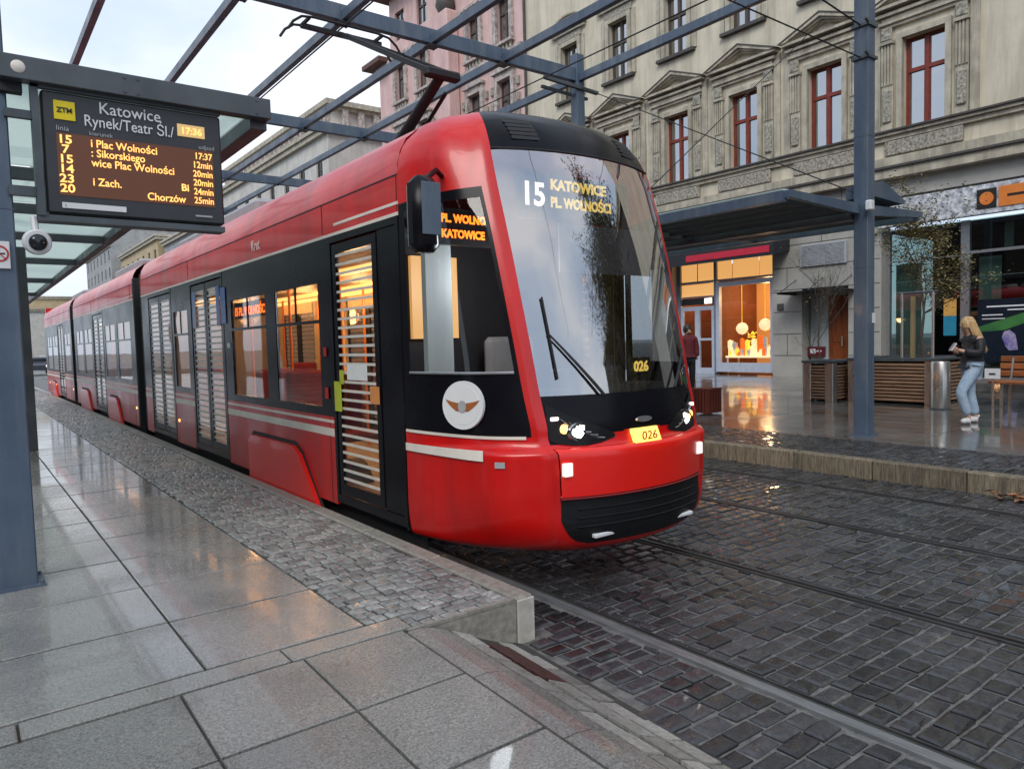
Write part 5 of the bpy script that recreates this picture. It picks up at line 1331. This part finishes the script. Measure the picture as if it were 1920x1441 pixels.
# ---- buildings further down the street
def block(name, x0, x1, y0, y1, h, m, label, floors, per, roof='darkledge', flat=True):
    b = thing(name, (x0, (y0+y1)/2, .4), label, 'building')
    fh = (h-1.2-4.5)/max(1, floors); n = max(1, int((y1-y0)/per)); hs = []; hx = []
    for f in range(floors):
        z = 4.9+fh*f+fh*.15
        for i in range(n):
            c = y0+(y1-y0)*(i+.5)/n; hs.append((c-.55, c+.55, z, z+fh*.6))
    mb = MB(); wall_holes(mb, x0, y0, y1, .2, h, hs, .2)
    mb.face([(x0,y0,.2),(x1,y0,.2),(x1,y0,h),(x0,y0,h)]); mb.face([(x0,y1,.2),(x0,y1,h),(x1,y1,h),(x1,y1,.2)]); mb.face([(x0,y0,h),(x1,y0,h),(x1,y1,h),(x0,y1,h)]); mb.build('wall', m, b, recalc=False)
    mb = MB(); mb.box(x0-.45, x1, y0-.45, y1+.3, h, h+.25); mb.box(x0-.3, x1, y0-.3, y1+.2, h-.35, h-.001)
    for f in (0, floors-1): z = 4.9+fh*f-.1; mb.box(x0-.2, x0+.01, y0-.15, y1, z-.15, z)
    mb.build('cornice', 'stonetrim', b)
    for (a, c, d, e) in hs:
        w_ = MB(); w_.box(x0+.12, x0+.18, a, a+.07, d, e); w_.box(x0+.12, x0+.18, c-.07, c, d, e); w_.box(x0+.12, x0+.18, (a+c)/2-.04, (a+c)/2+.04, d, e); w_.box(x0+.121, x0+.179, a+.07, c-.07, d+(e-d)*.62, d+(e-d)*.62+.07)
        W = w_.build('window', 'darkframe', b); g_ = MB(); g_.face([(x0+.15,a,d),(x0+.15,a,e),(x0+.15,c,e),(x0+.15,c,d)]); g_.build('pane', 'cglass', W, recalc=False)
    return b
b_ = block('tenement_house', 21, 34, 48, 74, 16.6, 'whitebld', 'white corner building with double cornice and attic colonnade beyond the pink house', 3, 2.9)
mb = MB(); mb.box(21.6, 34, 48.6, 73.4, 16.8, 18.3); mb.build('attic', 'whitebld', b_); mb = MB(); mb.box(21.0, 34, 48.0, 74, 18.3, 18.65); mb.box(21.3,34,48.3,73.7,18.1,18.299); mb.build('attic_cornice', 'stonetrim', b_)
for i in range(22): mb = MB(); mb.box(21.2, 21.6, 48.8+1.13*i, 49.1+1.13*i, 16.85, 18.1); mb.build('column', 'pinktrim', b_)
for i in range(10): mb = MB(); mb.box(22.3+1.2*i, 22.7+1.2*i, 48.2, 48.6, 16.85, 18.1); mb.build('column', 'pinktrim', b_)
block('tenement_house', 20.5, 32, 78, 96, 14.5, 'greybld', 'grey building with regular windows down the street, behind the middle of the tram roof', 4, 3)
block('tenement_house', 20, 32, 97, 122, 15.5, 'ochre', 'ochre building far down the street', 4, 3.2)
block('office_block', 19, 32, 124, 150, 21, 'greybld', 'tall pale grey block far down the street', 6, 3.5)
block('tenement_house', 10, 30, 175, 190, 13, 'ochre', 'low yellowish house closing the far end of the street', 3, 3)
block('tenement_house', 7, 17, 165, 173, 10, 'whitebld', 'small pale house at the left end of the street behind the parked cars', 2, 3)
block('tenement_house', 21, 32, -34, -2.4, 13.5, 'stonefar', 'stone house to the right of the cream one, behind the viewer', 1, 6)
for (x, y, H_, sd_i, lb) in ((11.6, -3.4, 11, 71, 'leafy street tree behind the viewer, nearest the tracks'), (15.0, -8.5, 12, 72, 'second leafy street tree behind the viewer'), (17.0, -15, 12, 73, 'third leafy street tree behind the viewer')):
    tree(x, y, gz(x), H_, 1.0, lb, 16000, .10, sd_i, name='street_tree', fat=2.6)
# opposite side of the street, seen in reflections
random.seed(5)
for (y0, y1, h, m_, lb) in ((-30,-12,13,'stonefar','stone facade across the street behind the viewer, seen only as reflections'),(-10,8,15,'brownfar','brown facade on the viewer side of the street, nearest the platform'),(10,30,14,'stonefar','dark stone facade on the viewer side of the street past the shelter'),(32,60,14,'brownfar','second brown facade on the viewer side further down the street')):
    bb_ = thing('street_house', (-16, (y0+y1)/2, 0), lb, 'building')
    n = int((y1-y0)/2.8); hs = [(y0+(y1-y0)*(i+.5)/n-.6, y0+(y1-y0)*(i+.5)/n+.6, z, z+1.9) for i in range(n) for z in (5.2, 8.6) if z+2 < h]
    mb = MB(); wall_holes(mb, -16, y0, y1, 0, h, hs, -.25); mb.build('wall', m_, bb_, recalc=False)
    mb = MB(); mb.box(-16.5, -16.45, y0, y1, 0, h); mb.build('backing', 'dark_int', bb_); mb = MB(); mb.box(-17, -15.6, y0, y1, h, h+.3); mb.build('cornice', 'stonetrim', bb_)
# ---- cars far away
def car(x, y, rz, m_, lb):
    c = thing('parked_car', (x, y, 0), lb, 'car', 'cars far down the street'); R = Matrix.Rotation(rz, 3, 'Z')
    def tr(mb): mb.v = [tuple(R@Vector(p)+Vector((x, y, 0))) for p in mb.v]; return mb
    mb = MB(); mb.prism([(-2.1,.35),(-2.1,.75),(-1.9,.92),(-1.1,.98),(-.5,1.42),(.9,1.45),(1.6,1.0),(2.1,.9),(2.15,.4)], 'x', -.85, .85); tr(mb).build('body', m_, c)
    mb = MB(); mb.prism([(-1.0,.99),(-.48,1.38),(.86,1.40),(1.45,1.02)], 'x', -.86, .86); mb.box(-.7,.7,-1.0,-.9,1.0,1.3); tr(mb).build('windows', 'cglass', c)
    for sx in (-1,1):
        for yy in (-1.35, 1.35): mb = MB(); mb.cyl((sx*.7, yy, .32), (sx*.88, yy, .32), .32, 18); tr(mb).build('wheel', 'matblack', c, smooth=True)
    for sx in (-.6, .6): mb = MB(); mb.box(sx-.12, sx+.12, -2.13, -2.09, .62, .76); tr(mb).build('headlight', 'ledwhite', c)
car(5.1, 72, 0, 'cardark', 'dark car far down the street just left of the tram tail'); car(7.6, 92, .1, 'carwhite', 'white car behind the dark one at the far street end')
car(3.4, 84, 0, 'carwhite', 'pale car half hidden behind the left post, far down the street')

# ================================================================== STREET FURNITURE
def planter(x0, x1, y0, y1, h, label, tree=False):
    z = gz(x0); p = thing('wooden_planter', ((x0+x1)/2, (y0+y1)/2, z), label, 'planter', None)
    mb = MB(); n = 11
    for q in range(n):
        a = z+.06+(h-.14)*q/n; hh = (h-.14)/n*.62
        mb.box(x0, x0+.04, y0+.16, y1-.16, a, a+hh); mb.box(x1-.04, x1, y0+.16, y1-.16, a, a+hh)
        mb.box(x0+.16, x1-.16, y0, y0+.04, a, a+hh); mb.box(x0+.16, x1-.16, y1-.04, y1, a, a+hh)
    mb.build('slat_sides', 'slatwood', p)
    mb = MB(); mb.box(x0+.05, x1-.05, y0+.05, y1-.05, z+.03, z+h-.10); mb.build('inner_box', 'matblack', p)
    for cx in (x0, x1-.16):
        for cy in (y0, y1-.16): mb = MB(); mb.box(cx-.004, cx+.164, cy-.004, cy+.164, z, z+h-.05, b=.006); mb.build('corner_panel', 'steel', p)
    mb = MB(); mb.box(x0-.03, x1+.03, y0-.03, y0+.12, z+h-.05, z+h, b=.008); mb.box(x0-.03, x1+.03, y1-.12, y1+.03, z+h-.05, z+h, b=.008); mb.box(x0-.03, x0+.12, y0+.12, y1-.12, z+h-.05, z+h-.001); mb.box(x1-.12, x1+.03, y0+.12, y1-.12, z+h-.05, z+h-.001)
    mb.build('top_rim', 'steeldark', p)
    mb = MB(); mb.box(x0+.1, x1-.1, y0+.1, y1-.1, z+h-.12, z+h-.07); mb.build('soil', 'soil', p)
    return p
planter(14.25, 15.75, 6.0, 7.62, .88, 'slatted wooden planter with steel corners holding the sparse olive tree')
planter(13.95, 14.7, 7.78, 8.42, .84, 'smaller slatted planter in front of the wooden house door')
bn = thing('litter_bin', (13.85, 5.72, gz(13.85)), 'round brushed steel litter bin at the corner of the tree planter', 'bin')
mb = MB(); z = gz(13.85); mb.lathe([(.0,.02),(.155,.02),(.16,.03),(.16,.82),(.15,.84),(.12,.84),(.12,.80),(0,.80)], (13.85, 5.72, z), 28); mb.build('drum', 'steel', bn, smooth=True)
mb = MB(); mb.lathe([(.0,.0),(.175,.0),(.175,.02),(0,.02)], (13.85, 5.72, z), 28); mb.build('foot_ring', 'steeldark', bn)
# tree guard and tree
tg = thing('tree_guard', (14.9, 6.3, 1.2), 'steel frame with three uprights standing in the planter round the young trunk', 'tree guard')
mb = MB(); mb.cyl((14.45, 6.10, 1.1), (14.45, 6.10, 2.42), .025, 10); mb.build('upright', 'steel', tg, smooth=True)
mb = MB(); mb.cyl((14.45, 6.66, 1.1), (14.45, 6.66, 2.42), .025, 10); mb.build('upright', 'steel', tg, smooth=True)
mb = MB(); mb.box(14.7, 14.76, 6.55, 6.62, 1.1, 2.36); mb.build('timber_stake', 'stake', tg)
mb = MB(); mb.cyl((14.45, 6.02, 2.42), (14.45, 6.74, 2.42), .022, 8); mb.cyl((14.45, 6.1, 2.40), (14.9, 6.35, 2.40), .015, 8); mb.build('crossbar', 'steeldark', tg)
tree(15.0, 6.5, 1.15, 3.3, 1.6, 'sparse olive-leaved young tree rising from the wooden planter', 8000, .032, 24, fat=.62)
tree(16.2, 9.3, .36, 4.2, .9, 'nearly bare young tree with thin twigs in front of the stone pier', 200, .03, 33, fat=.45)
bn2 = thing('bench', (15.2, 4.6, gz(15)), 'orange wooden bench with backrest and steel legs behind the walking woman', 'bench')
z = gz(15)
mb = MB()
for k in range(4): mb.box(14.62+.12*k, 14.72+.12*k, 2.9, 5.25, z+.40, z+.445, b=.008)
mb.build('seat', 'benchwood', bn2)
mb = MB()
for k in range(3): mb.obox((15.16+.03*k, 4.075, z+.56+.13*k), (.03, 2.35, .105), None, 0, .008)
mb.build('backrest', 'benchwood', bn2)
for y in (5.05, 3.2):
    for x in (14.68, 15.06): mb = MB(); mb.box(x-.02, x+.02, y-.02, y+.02, z, z+.40); mb.build('leg', 'steel', bn2)
mb = MB()
for y in (5.05, 3.2): mb.bar((15.10, y, z+.38), (15.22, y, z+.84), .03)
mb.build('back_frame', 'steel', bn2)
ns = thing('notice_plate', (14.3, 5.0, z), 'small white notice plate on a thin stand at the left end of the bench', 'sign')
mb = MB(); mb.box(14.40, 14.42, 4.98, 5.22, z+.50, z+.68); mb.build('plate', 'white', ns); mb = MB(); mb.box(14.42, 14.44, 5.08, 5.11, z, z+.50); mb.build('stand', 'steel', ns)
mb = MB(); mb.box(14.394, 14.3985, 5.05, 5.15, z+.57, z+.60); mb.build('print', 'darkprint', ns)
sx = thing('slatted_seat', (11.3, 8.6, gz(11)), 'square red-brown slatted wooden seat just past the tram nose', 'seat')
z = gz(11.2)
mb = MB()
for k in range(5):
    a = 10.90+.072*k; mb.box(a, a+.052, 8.46, 8.50, z+.03, z+.45); mb.box(a, a+.052, 8.80, 8.84, z+.03, z+.45)
    b_ = 8.47+.070*k; mb.box(10.87, 10.90, b_, b_+.050, z+.03, z+.45); mb.box(11.26, 11.29, b_, b_+.050, z+.03, z+.45)
mb.build('side_slats', 'redwood', sx)
mb = MB(); mb.box(10.91, 11.25, 8.51, 8.79, z+.03, z+.42); mb.build('core', 'matblack', sx); mb = MB()
for k in range(4): mb.box(10.86, 11.30, 8.455+.098*k, 8.54+.098*k, z+.452, z+.48)
mb.build('seat_top', 'redwood', sx)
pb_ = MB(); pb_.cyl((10.7, 8.85, z), (10.7, 8.85, z+.42), .10, 16); pb_.lathe([(.10,.42),(.08,.46),(0,.47)], (10.7, 8.85, z), 16); tag(pb_.build('bollard', 'greyprint', smooth=True), 'short pale grey bollard beside the slatted seat, behind the tram headlight', 'bollard')

# ================================================================== PEOPLE
def skin_body(name, verts, edges, radii, m, parent, T, sub=2, flat=None):
    import bmesh
    bm = bmesh.new(); sk = bm.verts.layers.skin.verify(); vs = []
    for i, (v, r) in enumerate(zip(verts, radii)):
        b = bm.verts.new(v); rr = r if isinstance(r, tuple) else (r, r); b[sk].radius = rr; b[sk].use_root = (i == 0); vs.append(b)
    for a, b in edges: bm.edges.new((vs[a], vs[b]))
    me = bpy.data.meshes.new(name); bm.to_mesh(me); bm.free()
    o = bpy.data.objects.new('tmpbody', me); COL.objects.link(o)
    s_ = o.modifiers.new('s', 'SKIN'); s_.branch_smoothing = .6; s_.use_smooth_shade = True
    ss = o.modifiers.new('u', 'SUBSURF'); ss.levels = sub; ss.render_levels = sub
    bpy.context.view_layer.update(); dg = bpy.context.evaluated_depsgraph_get()
    m2 = bpy.data.meshes.new_from_object(o.evaluated_get(dg)); bpy.data.objects.remove(o)
    m2.transform(T); m2.materials.clear(); m2.materials.append(M[m])
    for p in m2.polygons: p.use_smooth = True
    ob = bpy.data.objects.new(name, m2); COL.objects.link(ob)
    if parent: ob.parent = parent; OFF[ob.name] = OFF[parent.name]
    return ob
def frame_T(parent, pos, fwd):
    f = Vector(fwd).normalized(); s_ = Vector((-f.y, f.x, 0)); R = Matrix((f, s_, Vector((0,0,1)))).transposed().to_4x4()
    return Matrix.Translation(Vector(pos)-OFF[parent.name]) @ R
wpos = (12.16, 4.63, gz(12.16))
wo = thing('person', wpos, 'woman with long blonde hair in black jacket and light jeans walking with a phone', 'person')
T_ = frame_T(wo, wpos, (-.80, .60, 0))
Vb = [(-.06,0,.86),(-.05,0,1.0),(-.07,0,1.18),(-.06,0,1.30),(-.02,0,1.375),(.02,0,1.43),(.035,0,1.50),(.03,0,1.555),
      (-.03,.09,.82),(.17,.085,.48),(.04,.08,.13),(.02,.08,.07),(.14,.085,.04),
      (-.08,-.09,.82),(-.08,-.085,.46),(-.17,-.08,.11),(-.19,-.08,.07),(-.06,-.09,.04),
      (-.07,.17,1.28),(-.05,.21,1.06),(.14,.10,1.10),(.20,.06,1.13),
      (-.07,-.17,1.28),(-.04,-.21,1.06),(.14,-.08,1.08),(.20,-.03,1.13)]
Eb = [(0,1),(1,2),(2,3),(3,4),(4,5),(5,6),(6,7),(0,8),(8,9),(9,10),(10,11),(11,12),(0,13),(13,14),(14,15),(15,16),(16,17),(3,18),(18,19),(19,20),(20,21),(3,22),(22,23),(23,24),(24,25)]
Rb = [(.12,.15),(.10,.125),(.10,.14),(.08,.11),.045,.065,.088,.06, .085,.058,.036,.036,.03, .085,.056,.036,.036,.03, .05,.04,.03,.022, .05,.04,.03,.022]
skin_body('body', Vb, Eb, Rb, 'skin', wo, T_)
def cloth(name, idx, extra, m, grow, parent, T, V, Ed, Rd, over=None):
    vs = [V[i] for i in idx]; es = [(idx.index(a), idx.index(b)) for a, b in Ed if a in idx and b in idx]
    rs = []
    for i in idx:
        r = Rd[i]; r = r if isinstance(r, tuple) else (r, r); g_ = grow if not over or i not in over else over[i]; rs.append((r[0]+g_, r[1]+g_))
    return skin_body(name, vs, es, rs, m, parent, T)
cloth('jacket', [1,0,2,3,4,18,19,20,22,23,24], None, 'jacket', .035, wo, T_, Vb, Eb, Rb, {0:.025, 4:.03})
cloth('jeans', [0,8,9,10,13,14,15], None, 'jeans', .022, wo, T_, Vb, Eb, Rb, {10:.035, 15:.035, 0:-.005})
for (ax, ay) in ((.03,.08),(-.18,-.08)):
    skin_body('shoe', [(ax-.05,ay,.055),(ax+.05,ay,.055),(ax+.13,ay+.005,.04),(ax-.01,ay,.10)], [(0,1),(1,2),(0,3)], [.05,.048,.038,.045], 'sneaker', wo, T_)
# hair : cap and long fall over the back
mb = MB(); random.seed(3)
R_ = T_.to_3x3(); 
def LP(p): return T_@Vector(p)+OFF[wo.name]
for _ in range(520):
    a = U(-2.5, 2.5); e_ = U(.1, 1.5)
    p = Vector((.02-.10*math.cos(a)*math.cos(e_), .095*math.sin(a)*math.cos(e_), 1.50+.12*math.sin(e_)))
    if a > 1.9 or a < -1.9: p.x = min(p.x, .05)
    pts = [LP(p)]; q = p.copy(); 
    out_ = Vector((-.35, .25*math.sin(a), 0))
    for s_ in range(6):
        q = q+Vector((-.018-.01*s_*.3+U(-.006,.006), .012*math.sin(a)+U(-.008,.008), -.055-.01*s_*U(.3,1))); pts.append(LP(q))
    mb.tube(pts, [.012,.013,.012,.011,.009,.006,.002], 4, cap=False)
mb.lathe([(0,.125),(.06,.11),(.10,.05),(.104,0),(.09,-.05)], LP((.008,0,1.50)), 16)
mb.build('hair', 'blonde', wo, smooth=True, recalc=False)
mb = MB()
c = LP((.13,0,1.50)); 
for sy in (-.03,.03): pp = LP((.118,sy,1.505)); mb.lathe([(0,-.010),(.010,0),(0,.010)], pp, 8)
mb.build('eye', 'darkprint', wo)
skin_body('nose', [(.105,0,1.50),(.132,0,1.475)], [(0,1)], [.010,.013], 'skin', wo, T_, 1)
for sy, sgn in ((.05,1),(-.03,-1)):
    for k in range(4): skin_body('finger', [(.20,sy+.012*k-.02,1.13),(.235,sy+.012*k-.02,1.14),(.25,sy+.01*k-.02,1.165-.004*k)], [(0,1),(1,2)], [.009,.008,.007], 'skin', wo, T_, 1)
    skin_body('thumb', [(.19,sy,1.14),(.215,sy-.02*sgn,1.165)], [(0,1)], [.010,.008], 'skin', wo, T_, 1)
ph = thing('phone', tuple(LP((.245,.01,1.17))), 'small phone held in the hands of the blonde woman', 'phone')
c = LP((.245,.01,1.17)); mb = MB(); Rm = R_ @ Matrix.Rotation(rad(-35), 3, 'Y'); mb.obox(c, (.012,.075,.145), Rm, 0, .004); mb.build('case', 'alu', ph)
mb = MB(); mb.obox(c-Rm@Vector((.0068,0,0)), (.002,.066,.13), Rm); mb.build('screen', 'ledwhite', ph)
# second person, half hidden by the tram nose
def standing(pos, fwd, label, coat, hair, H=1.0, hold=False):
    p = thing('person', pos, label, 'person'); T = frame_T(p, pos, fwd); h = H
    V = [(0,0,.9),(0,0,1.05),(0,0,1.25),(0,0,1.40),(0,0,1.47),(.015,0,1.53),(.02,0,1.60),(.015,0,1.67),(.0,.10,.86),(.03,.10,.48),(.0,.10,.10),(.0,.10,.06),(.12,.11,.04),(.0,-.10,.86),(.01,-.10,.48),(-.03,-.10,.10),(-.03,-.10,.06),(.09,-.11,.04),
         (0,.19,1.38),(.0,.23,1.12),(.05,.22,.90),(.07,.21,.83),(0,-.19,1.38),(.0,-.23,1.12),(.05,-.22,.90),(.07,-.21,.83)]
    V = [(a*h, b*h, c*h) for a, b, c in V]
    R = [(.12,.15),(.10,.13),(.11,.15),(.08,.12),.048,.068,.09,.062,.09,.06,.04,.038,.032,.09,.06,.04,.038,.032,.05,.042,.032,.03,.05,.042,.032,.03]
    skin_body('body', V, Eb, R, 'skin', p, T)
    cloth('coat', [1,0,2,3,4,18,19,20,22,23,24], None, coat, .04, p, T, V, Eb, R, {4:.02})
    cloth('trousers', [0,8,9,10,13,14,15], None, 'jacket', .022, p, T, V, Eb, R, {0:0})
    mb = MB(); c = T@Vector((-.015*h,0,1.60*h))+OFF[p.name]; mb.lathe([(0,.13),(.06,.115),(.10,.06),(.108,0),(.10,-.06),(.06,-.10)], c, 18); mb.build('hair', hair, p, smooth=True)
standing((14.35, 11.75, gz(14.35)), (-.4,-.9,0), 'person in dark red coat standing past the tram nose near the shop door', 'darkred', 'brownhair', .98)
